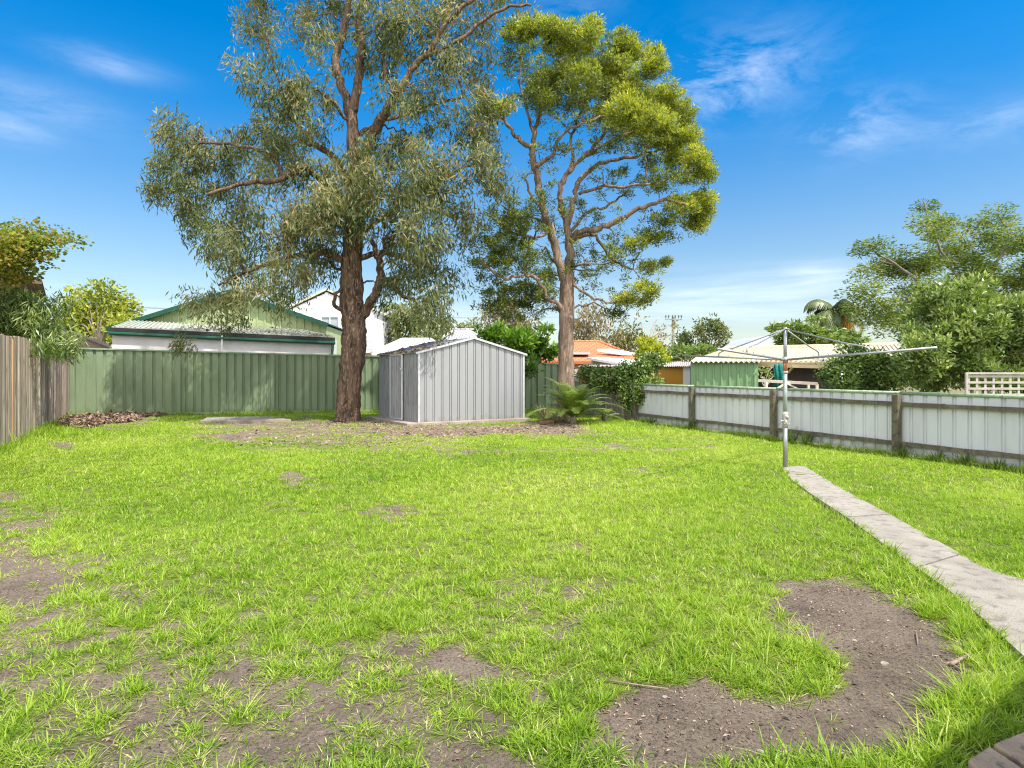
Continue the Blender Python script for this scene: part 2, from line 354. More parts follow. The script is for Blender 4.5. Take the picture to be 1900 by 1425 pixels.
def cover(x, y):
    """0 = bare soil, 1 = full lawn"""
    yy = np.maximum(y, .3); px = 950 + F * x / yy; py = HOR + F * EYE / yy
    wx = (fbm(x * 2.2, y * 2.2, 21, 3) - .5); wy = (fbm(x * 2.2 + 31, y * 2.2 + 7, 22, 3) - .5)
    k = (py - HOR)
    w2 = (fbm(x * 9 + 3, y * 9, 23, 3) - .5); px = px + (wx * .34 + w2 * .12) * k; py = py + (wy * .14 + w2 * .05) * k
    bare = np.zeros(x.shape)
    for (cx, cy, rx, ry, st) in BARE:
        q = ((px - cx) / rx) ** 2 + ((py - cy) / ry) ** 2
        bare += st * 1.15 * np.exp(-q * q * .8) if st > .6 else st * np.exp(-q * .8)
    for (cx, cy, rx, ry, st) in GRASSY:
        q = ((px - cx) / rx) ** 2 + ((py - cy) / ry) ** 2
        bare -= st * np.exp(-q * 1.0)
    c = 1.06 - bare
    nn = fbm(x * 3.1, y * 3.1, 5, 4)
    n2 = fbm(x * 11, y * 11, 15, 3)
    return np.clip(c + ((nn - .50) * .8 + (n2 - .49) * 1.9) * np.clip(1.45 - c, 0, 1) * np.clip(c * 4 + .25, 0, 1), 0, 1)

# ---------------------------------------------------------------- ground sheet
def axis(lim, d0, grow, dmax):
    v = [0.0]; st = d0
    while v[-1] < lim: v.append(v[-1] + st); st = min(st * grow, dmax if v[-1] < 25 else 200)
    return v
ys = [1.5 + q for q in axis(900, .03, 1.008, .2)]; ys = [-900, -300, -80, -20, -6, -2, 0, .6, 1.1] + ys
xp = axis(900, .04, 1.008, .25); xs_ = sorted(set([-q for q in xp] + xp))
X, Y = np.meshgrid(np.array(xs_), np.array(ys)); Z = hz(X, Y); cv = cover(X, Y)
cv = np.where(Y < 1.0, 1, cv); cv = np.where(inyard(X, Y) | (Y < 3), cv, .8)
ny, nx = X.shape; idx = np.arange(ny * nx).reshape(ny, nx)
q = np.stack([idx[:-1, :-1], idx[:-1, 1:], idx[1:, 1:], idx[1:, :-1]], -1).reshape(-1, 4)
g = link('ground', arrmesh('ground', np.stack([X, Y, Z], -1).reshape(-1, 3), q, tint=np.clip(cv * 2.6 - 1.7, 0, 1).ravel(), smooth=True), ground_mat)
tag(g, 'flat ground of dark soil under patchy green turf', 'ground', kind='structure')

# concrete path
def path_slab(poly, z, th, name, mat):
    k = len(poly) // 2; mb = MB(); Lp = poly[:k]; Rp = poly[k:][::-1]
    vs = [Vector((p.x, p.y, z)) for p in Lp] + [Vector((p.x, p.y, z)) for p in Rp]
    fs = [(i, i + k, i + k + 1, i + 1) for i in range(k - 1)]
    lo = [Vector((v.x, v.y, z - th)) for v in vs]
    fs += [(i, i + 1, i + 1 + 2 * k, i + 2 * k) for i in range(k - 1)] + [(i + k + 1, i + k, i + 3 * k, i + 3 * k + 1) for i in range(k - 1)]
    fs += [(0, 2 * k, 3 * k, k), (k - 1, 2 * k - 1, 4 * k - 1, 3 * k - 1)]
    return mb.add(vs + lo, fs).build(name, mat)
# slabs cast in sections with a narrow joint between them
def sect(i0, i1, f0=0.0, f1=1.0):
    Lp = [G(*p) for p in PATH_L]; Rp = [G(*p) for p in PATH_R]
    a = Lp[i0:i1 + 1]; c = Rp[i0:i1 + 1]
    a = list(a); c = list(c)
    if i0 > 0:
        a[0] = a[0] + (a[1] - a[0]).normalized() * .022; c[0] = c[0] + (c[1] - c[0]).normalized() * .022
    return a + c[::-1]
pz = .012
sections = [(0, 3), (3, 5), (5, 10)]
pm = MB(); 
for (i0, i1) in sections:
    poly = sect(i0, i1); k = len(poly) // 2; A_ = poly[:k]; B_ = poly[k:][::-1]
    for i in range(k - 1):
        t_ = lambda v, z: (v.x, v.y, z)
        pm.add([t_(A_[i], pz), t_(B_[i], pz), t_(B_[i + 1], pz), t_(A_[i + 1], pz), t_(A_[i], -.08), t_(B_[i], -.08), t_(B_[i + 1], -.08), t_(A_[i + 1], -.08)],
               [(0, 1, 2, 3), (0, 3, 7, 4), (1, 5, 6, 2)] + ([(0, 4, 5, 1)] if i == 0 else []) + ([(3, 2, 6, 7)] if i == k - 2 else []))
tag(pm.build('path', concrete), 'narrow weathered concrete path running down the right of the lawn', 'path', kind='structure')

# ---------------------------------------------------------------- grass blades
def grass():
    """short tufts of blades: every tuft is a fan of blades leaning outward from its own centre"""
    Vs = []; Qs = []; Ts = []; Tn = []; base = 0
    # d0, d1, tufts per m2, blades per tuft, blade length, width, segments, tuft radius
    zones = [(1.75, 3.4, 860, 21, .035, .0036, 3, .020), (3.4, 6.5, 660, 15, .034, .0050, 2, .024), (6.5, 11, 470, 10, .034, .0080, 2, .03), (11, 20.5, 210, 9, .042, .015, 1, .045)]
    foot = [tuple(v) for v in SH]
    for (d0, d1, dens, bl, h, wd, seg, tr_) in zones:
        area = .9 * (d1 * d1 - d0 * d0) + 1.0 * (d1 - d0); nt_ = int(area * dens)
        ty = np.sqrt(rng.uniform(d0 * d0, d1 * d1, nt_)); tx = rng.uniform(-1, 1, nt_) * (.9 * ty + .5)
        c = cover(tx, ty)
        keep = inyard(tx, ty) & ~inside(tx, ty, PATHPOLY) & ~inside(tx, ty, foot) & (rng.random(nt_) < np.clip((c - .10) * 1.25, .004, 1))
        tx, ty, c = tx[keep], ty[keep], c[keep]; nt_ = len(tx)
        size = rng.lognormal(0, .28, nt_) * (.70 + .35 * c)
        cnt = np.maximum(2, rng.poisson(bl * (.55 + .45 * c))); ti = np.repeat(np.arange(nt_), cnt); n_ = len(ti)
        az = rng.uniform(0, 2 * np.pi, n_); rr = np.sqrt(rng.random(n_))
        x = tx[ti] + np.cos(az) * rr * tr_ * size[ti]; y = ty[ti] + np.sin(az) * rr * tr_ * size[ti]; c = c[ti]
        ok = ~inside(x, y, PATHPOLY) | (rng.random(n_) < .25); z = hz(x, y)
        lean = .18 + rr * .75 + rng.normal(0, .18, n_) + (c < .8) * .22; az = az + rng.normal(0, .5, n_)
        H = h * rng.lognormal(0, .30, n_) * size[ti] * (.75 + .5 * fbm(x * 1.1, y * 1.1, 77, 3)) * (1.12 - .25 * rr)
        px = 950 + F * x / y; py = HOR + F * EYE / y
        longg = np.zeros(n_)
        for (cx, cy, rx, ry, st) in [(1770, 1140, 90, 55, .5), (1830, 1290, 80, 90, .9), (1620, 1080, 70, 40, .5), (1110, 1400, 60, 30, 1.3), (1500, 1395, 90, 25, 1.1), (1700, 1370, 90, 50, 1.1), (1510, 1200, 60, 30, .6), (1060, 1330, 40, 60, .5), (120, 800, 60, 20, .9), (1120, 790, 60, 12, .9)]:
            longg += st * np.exp(-(((px - cx) / rx) ** 2 + ((py - cy) / ry) ** 2))
        H = H * (1 + longg)
        W = wd * rng.uniform(.65, 1.35, n_) * (1 + longg * .3)
        patchy = fbm(x * .55, y * .55, 60, 3)
        tint = np.clip(.46 + (patchy - .5) * .6 + rng.normal(0, .10, nt_)[ti] + rng.normal(0, .15, n_), 0, .84)
        straw = rng.random(n_) < np.where(c < .85, .26, .06)
        tint = np.where(straw, rng.uniform(.88, 1, n_), tint); H = np.where(straw, H * .85, H); lean = np.where(straw, lean + .45, lean)
        lean = np.clip(lean, .02, 1.5); H = np.where(ok, H, .002)
        dx, dy = np.cos(az) * np.sin(lean), np.sin(az) * np.sin(lean)
        sa = rng.normal(0, .5, n_) + az + np.pi / 2; sx, sy = np.cos(sa), np.sin(sa); rows = []
        for q_ in range(seg + 1):
            f = q_ / seg; bend = f * f * .6
            ox = (dx * f + dx * bend * .8) * H; oy = (dy * f + dy * bend * .8) * H; oz = (np.cos(lean) * f - bend * .35 * np.sin(lean)) * H
            wv = W * (.5 if q_ == 0 else (.5 * (1 - .35 * f))); cx_, cy_, cz_ = x + ox, y + oy, np.maximum(z - .003 + oz, z - .003 + .004 * f)
            if q_ == seg: rows.append(np.stack([cx_, cy_, cz_], -1)[:, None, :])
            else: rows.append(np.stack([np.stack([cx_ - sx * wv, cy_ - sy * wv, cz_], -1), np.stack([cx_ + sx * wv, cy_ + sy * wv, cz_], -1)], 1))
        V = np.concatenate(rows, 1); k = V.shape[1]; o = base + np.arange(n_) * k
        for q_ in range(seg - 1): Qs.append(np.stack([o + 2 * q_, o + 2 * q_ + 1, o + 2 * q_ + 3, o + 2 * q_ + 2], -1))
        q_ = seg - 1; Ts.append(np.stack([o + 2 * q_, o + 2 * q_ + 1, o + 2 * q_ + 2], -1))
        Vs.append(V.reshape(-1, 3)); Tn.append(np.repeat(tint, k)); base += n_ * k
        print('grass zone', d0, n_)
    me = arrmesh('lawn', np.concatenate(Vs), np.concatenate(Qs), np.concatenate(Ts), np.concatenate(Tn))
    gm = leafmat('grass_blade', [(.08, .16, .016), (.175, .30, .022), (.275, .42, .030), (.375, .495, .05), (.48, .54, .12), (.74, .66, .38)], .45, .45, .3)
    tag(link('lawn_grass', me, gm), 'bright yellow green lawn grass growing in patches over the soil', 'grass', kind='stuff')
grass()

# ---------------------------------------------------------------- litter, stones, sticks
def chips(name, label, pts, size, mat, flat=.25, tints=(0, 1), cat='litter', roofz=None):
    n_ = len(pts); pts = np.asarray(pts, float)
    az = rng.uniform(0, 2 * np.pi, n_); L = size * rng.lognormal(0, .4, n_); W = L * rng.uniform(.2, .6, n_)
    u = np.stack([np.cos(az), np.sin(az), rng.normal(0, flat, n_)], -1); v = np.stack([-np.sin(az), np.cos(az), rng.normal(0, flat, n_)], -1)
    C = pts; a = C - u * L[:, None] / 2; b_ = C + v * W[:, None] / 2 + [0, 0, .002]; c = C + u * L[:, None] / 2; d = C - v * W[:, None] / 2 + [0, 0, .001]
    V = np.stack([a, b_, c, d], 1).reshape(-1, 3); i = np.arange(n_) * 4
    tn = np.repeat(rng.uniform(*tints, n_), 4)
    return tag(link(name, arrmesh(name, V, np.stack([i, i + 1, i + 2, i + 3], -1), tint=tn), mat), label, cat, kind='stuff')
litter_m = leafmat('dry_litter', [(.035, .025, .02), (.10, .07, .05), (.20, .12, .08), (.30, .21, .15), (.42, .34, .27)], .05, .8)
NL = 120000; y = np.sqrt(rng.uniform(1.7 ** 2, 6.5 ** 2, NL)); x = rng.uniform(-1, 1, NL) * (.9 * y + .4)
c = cover(x, y); k = (rng.random(NL) < np.clip(.85 - c, 0, 1) * np.clip(fbm(x * 3, y * 3, 91, 3) * 3 - .9, .1, 1)) & inyard(x, y) & ~inside(x, y, PATHPOLY); x, y = x[k], y[k]
chips('bark_litter', 'small dark bark chips and dry bits scattered over the bare soil', np.stack([x, y, hz(x, y) + .004], -1), .011, litter_m)
def ell(cx, cy, rx, ry, n_):
    a = rng.uniform(0, 2 * np.pi, n_); r_ = np.sqrt(rng.random(n_)); px = cx + rx * r_ * np.cos(a); py = cy + ry * r_ * np.sin(a)
    d = EYE * F / (py - HOR); return np.stack([(px - 950) / F * d, d], -1)
a = np.concatenate([ell(600, 812, 240, 18, 1500), ell(800, 797, 150, 12, 2000), ell(650, 785, 80, 8, 900), ell(1000, 795, 90, 10, 1300)])
k = ~inside(a[:, 0], a[:, 1], [tuple(v) for v in SH]) & inyard(a[:, 0], a[:, 1]); a = a[k]
chips('leaf_litter', 'thin pinkish brown leaf litter spread under the gum tree', np.stack([a[:, 0], a[:, 1], hz(a[:, 0], a[:, 1]) + .01], -1), .05, litter_m, tints=(.35, 1))
a = np.concatenate([ell(190, 776, 75, 10, 6000), ell(150, 786, 40, 10, 3000), ell(250, 770, 60, 4, 1500)]); a = a[inyard(a[:, 0], a[:, 1])]
hh = np.maximum(0, .10 - .05 * ((a[:, 0] + 11.2) / 1.2) ** 2) * rng.random(len(a))
chips('mulch_pile', 'heap of brown dead leaves and mulch in the left fence corner', np.stack([a[:, 0], a[:, 1], hz(a[:, 0], a[:, 1]) + .02 + hh], -1), .08, litter_m, flat=.5, tints=(.15, .9))

stone_m = M('pale_stone', (.36, .31, .26), (.25, .21, .18), 30, .9, 0, .002, 90)
dstone = M('dark_stone', (.16, .13, .12), (.10, .08, .07), 30, .9, 0, .002, 90)
for (px, py, s_, mt, lb) in [
    (1641, 1224, .026, stone_m, 'flat pale stone lying alone in the middle of the bare dirt patch'),
    (1585, 1182, .02, stone_m, 'small pale stone near the top edge of the large dirt patch'),
    (1693, 1254, .014, dstone, 'round dark pebble on the dirt patch left of the broken stick'),
    (1684, 1228, .013, dstone, 'dark pebble on the dirt patch just left of the forked stick end'),
    (1555, 1266, .02, stone_m, 'light chip of stone beside the grass tongue in the dirt'),
    (846, 1255, .012, stone_m, 'tiny white pebble in the round dark bare spot in the lawn'),
    (808, 1248, .016, stone_m, 'pinkish pebble left of the white one in the bare spot'),
    (1411, 1381, .018, stone_m, 'white pebble in the dirt at the bottom edge of the photo'),
    (1234, 1288, .016, stone_m, 'pinkish stone chip in the brown dirt patch at the bottom middle'),
    (315, 1330, .03, dstone, 'dull grey stone among sparse grass at the lower left')]:
    s_ *= .72; p = G(px, py); p.z = gz(p.x, p.y) + s_ * .2
    mb = MB(); mb.ball(p, (s_, s_ * .75, s_ * .45), jit=.35, nu=9, nv=6)
    tag(mb.build('stone', mt, origin=p), lb, 'stone', 'stones on the bare soil')
stick_m = M('dry_stick', (.36, .26, .20), (.22, .15, .12), 20, .85, 0, .002, 60)
def stick(pts, r_, lb):
    q_ = []
    for (px, py, h) in pts: v = G(px, py); v.z = gz(v.x, v.y) + h; q_.append(v)
    tag(MB().tube(q_, [r_ * (1 - .5 * i / (len(q_) - 1)) for i in range(len(q_))], 7).build('stick', stick_m, smooth=True, origin=q_[0]), lb, 'stick', 'fallen sticks on the dirt')
stick([(1765, 1231, .012), (1782, 1222, .014), (1803, 1211, .02)], .010, 'thick reddish broken stick end at the right edge of the dirt')
stick([(1770, 1235, .010), (1795, 1243, .012), (1818, 1255, .012), (1828, 1250, .02)], .007, 'pale crooked stick lying below the thick stick end')
stick([(1822, 1236, .02), (1840, 1252, .015), (1862, 1262, .02)], .005, 'thin twig half hidden in grass beside the sticks')
stick([(1700, 1170, .008), (1703, 1190, .008)], .004, 'short pale twig standing out near the path side of the dirt')
stick([(1130, 1262, .012), (1190, 1270, .01), (1240, 1277, .012)], .004, 'long thin twig along the edge of the brown dirt')

# sandstone paving stones at the corner
for (pts, lb) in [([(1842, 1398), (1905, 1372), (1990, 1410), (1905, 1440)], 'brown sandstone paver poking in at the bottom right corner'),
                  ([(1795, 1428), (1836, 1402), (1900, 1446), (1850, 1490)], 'greyish paver below the brown one at the bottom right corner')]:
    b_ = [G(*p) for p in pts]; cz = Vector((0, 0, 0))
    tp = [v + Vector((0, 0, .035)) for v in b_]; b_ = [v - Vector((0, 0, .05)) for v in b_]
    o = MB().hexa(b_[::-1], tp[::-1]).build('paving_stone', paver, origin=b_[0], bevel=.008); tag(o, lb, 'paving stone', 'pavers at the corner')

# old concrete slab by the back fence
b_ = [G(372, 784), G(540, 781), G(500, 775.5), G(385, 776.5)]
tag(MB().hexa([v - Vector((0, 0, .05)) for v in b_], [v + Vector((0, 0, .045)) for v in b_]).build('concrete_slab', slabm, origin=b_[0], bevel=.006), 'low concrete slab on the ground in front of the green fence', 'concrete slab')

# ---------------------------------------------------------------- fences
def zl(z0, z1, L): return lambda q: z0 + (z1 - z0) * min(1, max(0, q / L))
# green steel fence across the back
gf = thing('steel_fence', 'long green ribbed steel fence across the back of the yard', 'fence', (BK0.x, BK0.y, 0))
def onback(px):                       # point of the back line at a photo column
    r_ = (px - 950) / F; D = BK1 - BK0
    t_ = (r_ * BK0.y - BK0.x) / (D.x - r_ * D.y); return BK0 + D * t_
tops = [(100, 645), (130, 645), (333, 651), (507, 656), (701, 660), (860, 667), (1000, 673.5), (1090, 677)]
def topz(px):
    for (a, b_), (c, d_) in zip(tops, tops[1:]):
        if px <= c: y_ = b_ + (d_ - b_) * (px - a) / (c - a); break
    p = onback(px); return EYE - (y_ - HOR) / F * p.y
gprof = [(0, .0), (.64, .0), (.69, -.036), (.80, -.036), (.83, -.026), (.87, -.036), (.96, -.036)]
posts = [122, 333, 507, 712, 860, 1000, 1062]
for i in range(len(posts) - 1):
    a, b_ = onback(posts[i]), onback(posts[i + 1]); L = (b_ - a).length; za, zb = topz(posts[i]), topz(posts[i + 1])
    mb = MB(); mb.sheet(a, b_, zl(.03, .03, L), zl(za - .02, zb - .02, L), gprof, .27 if i == 0 else .235, jit=.012 if i == 0 else .005, rows=5)
    mb.build('fence_panel', green_sheet, gf)
    up = Vector((0, 0, 1)); f_ = Vector((.15, -.99, 0)) * .0
    MB().bar(a + up * (za - .01) , b_ + up * (zb - .01), .075, .045).build('top_rail', green_cap, gf)
    MB().bar(a + up * .035, b_ + up * .035, .07, .05).build('bottom_rail', green_cap, gf)
for px in posts[:-1]:
    p = onback(px); z_ = topz(px); fr = Vector((.14, -.99, 0)) * .03
    MB().box(p + fr + Vector((0, 0, z_ / 2)), (.11, .085, z_ + .03), math.atan2((BK1 - BK0).y, (BK1 - BK0).x)).build('post', green_sheet, gf)

# left paling fence
pf = thing('paling_fence', 'tall weathered grey brown timber paling fence on the left', 'fence', LA)
mb = MB(); L = (LB - LA).length; q_ = 0; dirv = (LB - LA).normalized(); nn = Vector((dirv.y, -dirv.x, 0))
while q_ < L - .02:
    wv = random.uniform(.085, .105); c_ = LA + dirv * (q_ + wv / 2) + nn * random.uniform(-.006, .006)
    hgt = 1.93 + .06 * (q_ / L) + random.uniform(-.025, .02) + .015 * math.sin(q_ * 1.7)
    mb.box(c_ + Vector((0, 0, hgt / 2)), (wv - .006, .016, hgt), math.atan2(dirv.y, dirv.x), t=random.choice([.62, .8, .95, 1.05, 1.2, 1.3]) * random.uniform(.9, 1.1)); q_ += wv
mb.build('palings', paling, pf)
for z_ in (.35, 1.0, 1.62): MB().bar(LA - nn * .04 + Vector((0, 0, z_)), LB - nn * .04 + Vector((0, 0, z_)), .04, .07).build('rail', old_wood, pf)
post_m = M('tan_board', (.50, .33, .19), (.34, .21, .12), 9, .85, 0, .003, 30, (1, 1, .1))
p = P(30, 0, 0); r_ = (22 - 950) / F; t_ = (r_ * LA.y - LA.x) / ((LB - LA).x - r_ * (LB - LA).y); p = LA + (LB - LA) * t_ + nn * .02
MB().box(p + Vector((0, 0, .95)), (.13, .018, 1.9), math.atan2(dirv.y, dirv.x)).build('tan_paling', post_m, pf)

# right white sheet fence with timber posts and rails
wf = thing('sheet_fence', 'low white ribbed metal fence with mossy timber rails on the right', 'fence', RA)
L = (RB - RA).length; dirv = (RB - RA).normalized(); nn = Vector((dirv.y, -dirv.x, 0))     # nn points into the yard
H = .965
def onright(px):
    r_ = (px - 950) / F; D = RB - RA; t_ = (r_ * RA.y - RA.x) / (D.x - r_ * D.y); return RA + D * t_
wp = [1181, 1286, 1438, 1667]; wpts = [onright(p) for p in wp]; wpts += [wpts[-1] + (wpts[-1] - wpts[-2]) * .98, RB]
wprof = [(0, 0), (.66, 0), (.70, -.026), (.80, -.026), (.83, -.016), (.86, -.026), (.96, -.026)]
for a, b_ in zip(wpts, wpts[1:]):
    Ls = (b_ - a).length; o_ = -nn * .045
    MB().sheet(a + o_, b_ + o_, zl(.02, .02, Ls), zl(H, H, Ls), wprof, .205, jit=.003, rows=3).build('sheet', white_sheet, wf)
    for z_ in (.80, .185):
        w_ = MB(); k_ = 7
        pts = [a + (b_ - a) * (i / k_) + Vector((0, 0, z_ + random.uniform(-.006, .006))) for i in range(k_ + 1)]
        for u_, v_ in zip(pts, pts[1:]): w_.bar(u_ - nn * .012, v_ - nn * .012, .045, .062 + random.uniform(-.006, .006), t=random.uniform(.85, 1.15))
        w_.build('rail', rail_wood, wf)
    MB().tube([a - nn * .045 + Vector((0, 0, H + .005)), b_ - nn * .045 + Vector((0, 0, H + .005))], .027, 10).build('top_capping', pale_cap, wf, smooth=True)
for p in wpts[:-1]:
    MB().box(p + nn * .045 + Vector((0, 0, .475)), (.10, .10, .95), math.atan2(dirv.y, dirv.x)).build('post', rail_wood, wf, bevel=.008)

# short low paling fence between the white fence and the green fence
sf = thing('paling_fence', 'short low brown paling fence half hidden by the creeper', 'fence', RA)
A_ = RA.copy(); B_ = P(1058, 0, 19.6); B_.z = 0; L = (B_ - A_).length; dv = (B_ - A_).normalized(); q_ = 0; mb = MB()
while q_ < L:
    wv = random.uniform(.09, .11); hgt = .98 + random.uniform(-.05, .05)
    mb.box(A_ + dv * (q_ + wv / 2) + Vector((0, 0, hgt / 2)), (wv - .008, .018, hgt), math.atan2(dv.y, dv.x), t=random.uniform(.55, 1.15)); q_ += wv
mb.build('palings', paling, sf)
MB().bar(A_ + Vector((.04, .04, .75)), B_ + Vector((.04, .04, .75)), .04, .07).build('rail', old_wood, sf)

# ---------------------------------------------------------------- garden shed
sh = thing('garden_shed', 'small grey ribbed metal garden shed with low gable roof', 'shed', SH[0])
sprof = [(0, 0), (.66, 0), (.69, -.022), (.75, -.022), (.78, -.004), (.86, -.004), (.89, -.022), (.96, -.022)]
ez, pk = 1.79, 2.165
def wall(a, b_, zt, name='wall', mat=grey_metal, pitch=.222):
    L_ = (b_ - a).length
    MB().sheet(a, b_, lambda q: .06, zt, sprof, pitch, rows=2, jit=.002).build(name, mat, sh)
for a, b_ in ((SH[0], SH[1]), (SH[3] + Vector((0, 0, 0)), SH[2])):
    L_ = (b_ - a).length
    wall(a, b_, lambda q, L_=L_: pk - (pk - ez) * abs(q - L_ / 2) / (L_ / 2) - .015)
side_metal = M('galvanised_side', (.36, .37, .38), (.27, .28, .29), 3, .55, .3, .0015, 40, (1, 1, .25), c3=(.22, .22, .22))
wall(SH[3], SH[0], lambda q: ez - .01, mat=side_metal, pitch=.16)
wall(SH[1], SH[2], lambda q: ez - .01)
e1 = (SH[1] - SH[0]).normalized(); e2 = (SH[3] - SH[0]).normalized(); up = Vector((0, 0, 1))
m0 = (SH[0] + SH[1]) / 2; m1 = (SH[3] + SH[2]) / 2
o0, o1 = -e2 * .035, e2 * .035
for (a0, a1, sgn) in ((SH[0], SH[3], -1), (SH[1], SH[2], 1)):
    ov = e1 * sgn * .06
    A1, A2, A3, A4 = a0 + ov + o0 + up * (ez - .03), m0 + o0 + up * pk, m1 + o1 + up * pk, a1 + ov + o1 + up * (ez - .03)
    MB().hexa([A1, A2, A3, A4], [v + up * .014 for v in (A1, A2, A3, A4)]).build('roof', grey_metal, sh)
trim_m = M('bright_trim', (.62, .63, .65), (.48, .49, .5), 8, .45, .4)
mb = MB(); fr = -e2 * .042
mb.bar(SH[0] - e1 * .07 + fr + up * (ez - .035), m0 + fr + up * (pk + .004), .012, .05); mb.bar(m0 + fr + up * (pk + .004), SH[1] + e1 * .07 + fr + up * (ez - .035), .012, .05)
mb.build('gable_trim', trim_m, sh)
for v, ex in ((SH[0], 1), (SH[1], -1)):
    mb = MB(); mb.box(v + up * (.06 + (ez - .08) / 2) - e2 * .014 + e1 * .02 * ex, (.045, .012, ez - .1), math.atan2(e1.y, e1.x)); mb.build('corner_trim', trim_m, sh)
# sliding door in the left side, with its frame and handle
nl = Vector((e2.y, -e2.x, 0)); nl = -nl if nl.dot(Vector((-1, -.6, 0))) < 0 else nl
def ons(px):
    r_ = (px - 950) / F; D = SH[3] - SH[0]; t_ = (r_ * SH[0].y - SH[0].x) / (D.x - r_ * D.y); return SH[0] + D * t_
da, db = ons(749), ons(727)
dr_ = MB(); dr_.sheet(db + nl * .03, da + nl * .03, lambda q: .09, lambda q: ez - .07, [(0, 0), (.5, 0), (.6, .01), (.9, .01)], .12, rows=1)
door = dr_.build('door', side_metal, sh)
mb = MB(); an = math.atan2((da - db).y, (da - db).x)
for v in (da, db): mb.bar(v + nl * .045 + up * .07, v + nl * .045 + up * (ez - .06), .02 if v is db else .035, .03)
mb.bar(da + nl * .045 + up * (ez - .05), db + nl * .045 + up * (ez - .05), .03, .035); mb.bar(da + nl * .045 + up * .085, db + nl * .045 + up * .085, .03, .03)
mb.build('frame', trim_m, door)
MB().ball(da + nl * .07 + up * 1.37, (.03, .03, .035)).build('handle', trim_m, door, smooth=True)
k0, k1, k2, k3 = SH[0] - e1 * .35 - e2 * .18, SH[1] + e1 * .12 - e2 * .12, SH[2] + e1 * .1, SH[3] - e1 * .35
MB().hexa([v - up * .03 for v in (k0, k1, k2, k3)], [v + up * .065 for v in (k0, k1, k2, k3)]).build('base_slab', slabm, sh, bevel=.01)
# dead leaves caught on the left roof slope
n_ = 900; u_ = rng.random(n_) ** 1.6; v_ = rng.random(n_)
pp = np.array([tuple((SH[0] - e1 * .05) * (1 - a) + m0 * a + (SH[3] - SH[0]) * b_ + up * (ez - .01 + (pk - ez + .01) * a + random.uniform(0.0, .02))) for a, b_ in zip(u_, v_)])
chips('roof_litter', 'brown dead leaves gathered on the left slope of the shed roof', pp, .07, litter_m, flat=.5, tints=(.4, 1))

# ---------------------------------------------------------------- rotary clothes hoist
hb = G(1457, 868); ho = thing('clothes_hoist', 'galvanised rotary clothes hoist standing at the end of the path', 'clothes hoist', hb)
green_tube = M('greenish_tube', (.36, .43, .40), (.27, .32, .30), 10, .5, .4, c3=(.40, .38, .33))
rust = M('rusty_sleeve', (.50, .17, .07), (.36, .12, .05), 14, .85)
cream_cast = M('cast_gearbox', (.48, .46, .41), (.33, .31, .26), 20, .6, .1)
MB().tube([hb, hb + up * .62], .029, 16).build('lower_pole', galv, ho, smooth=True)
MB().tube([hb + up * .60, hb + up * 1.315], .0255, 16).build('pole', green_tube, ho, smooth=True)
MB().tube([hb + up * 1.30, hb + up * 1.43], .030, 16).build('sleeve', rust, ho, smooth=True)
MB().tube([hb + up * 1.28, hb + up * 1.312], .032, 16).build('collar', trim_m, ho, smooth=True)
MB().tube([hb + up * 1.40, hb + up * 1.88], .023, 16).build('mast', galv, ho, smooth=True)
mb = MB(); mb.tube([hb + up * .54, hb + up * .58, hb + up * .70, hb + up * .76], [.031, .038, .038, .031], 14); gb = mb.build('gearbox', cream_cast, ho, smooth=True)
mb = MB(); mb.ball(hb + Vector((-.012, -.035, .62)), (.028, .022, .038)); mb.ball(hb + Vector((.012, -.035, .69)), (.024, .022, .026))
for zz in (.60, .66, .73):
    for xx in (-.03, .03): mb.ball(hb + Vector((xx, -.045, zz)), .010)
mb.build('housing', cream_cast, gb, smooth=True)
MB().tube([hb + Vector((-.03, -.06, .65)), hb + Vector((-.10, -.08, .64)), hb + Vector((-.115, -.08, .63)), hb + Vector((-.12, -.10, .60))], .009, 8).build('crank_handle', galv, gb, smooth=True)
mb = MB(); mb.tube([hb + up * 1.43, hb + up * 1.50], .036, 14); mb.build('hub', galv, ho, smooth=True)
MB().ball(hb + up * 1.885, (.035, .035, .02)).build('top_cap', galv, ho, smooth=True)
Rr = 1.80
for ang in (-57.5, -138, 122, 41):
    c_, s_ = math.cos(R(ang)), math.sin(R(ang)); dv = Vector((c_, s_, 0)); ort = Vector((-s_, c_, 0))
    a = hb + dv * .03 + up * 1.465; b_ = hb + dv * Rr + up * 1.565
    ar = MB().tube([a, b_], .0145, 12).build('arm', galv, ho, smooth=True)
    for f_ in (.35, .5, .65, .8, .97): q_ = a + (b_ - a) * f_; MB().tube([q_ + up * .012, q_ + up * .032], .0045, 6).build('line_peg', galv, ar)
    f_ = .60; q_ = a + (b_ - a) * f_
    MB().tube([hb + up * 1.875 + dv * .02, hb + up * (1.875 - .80 * (1.875 - q_.z - .07)) + dv * (Rr * f_ - .10) * .84, q_ + up * .085 - dv * .07, q_ + up * .062 - dv * .015, q_ + up * .045, q_], .0095, 10).build('strut', galv, ho, smooth=True)

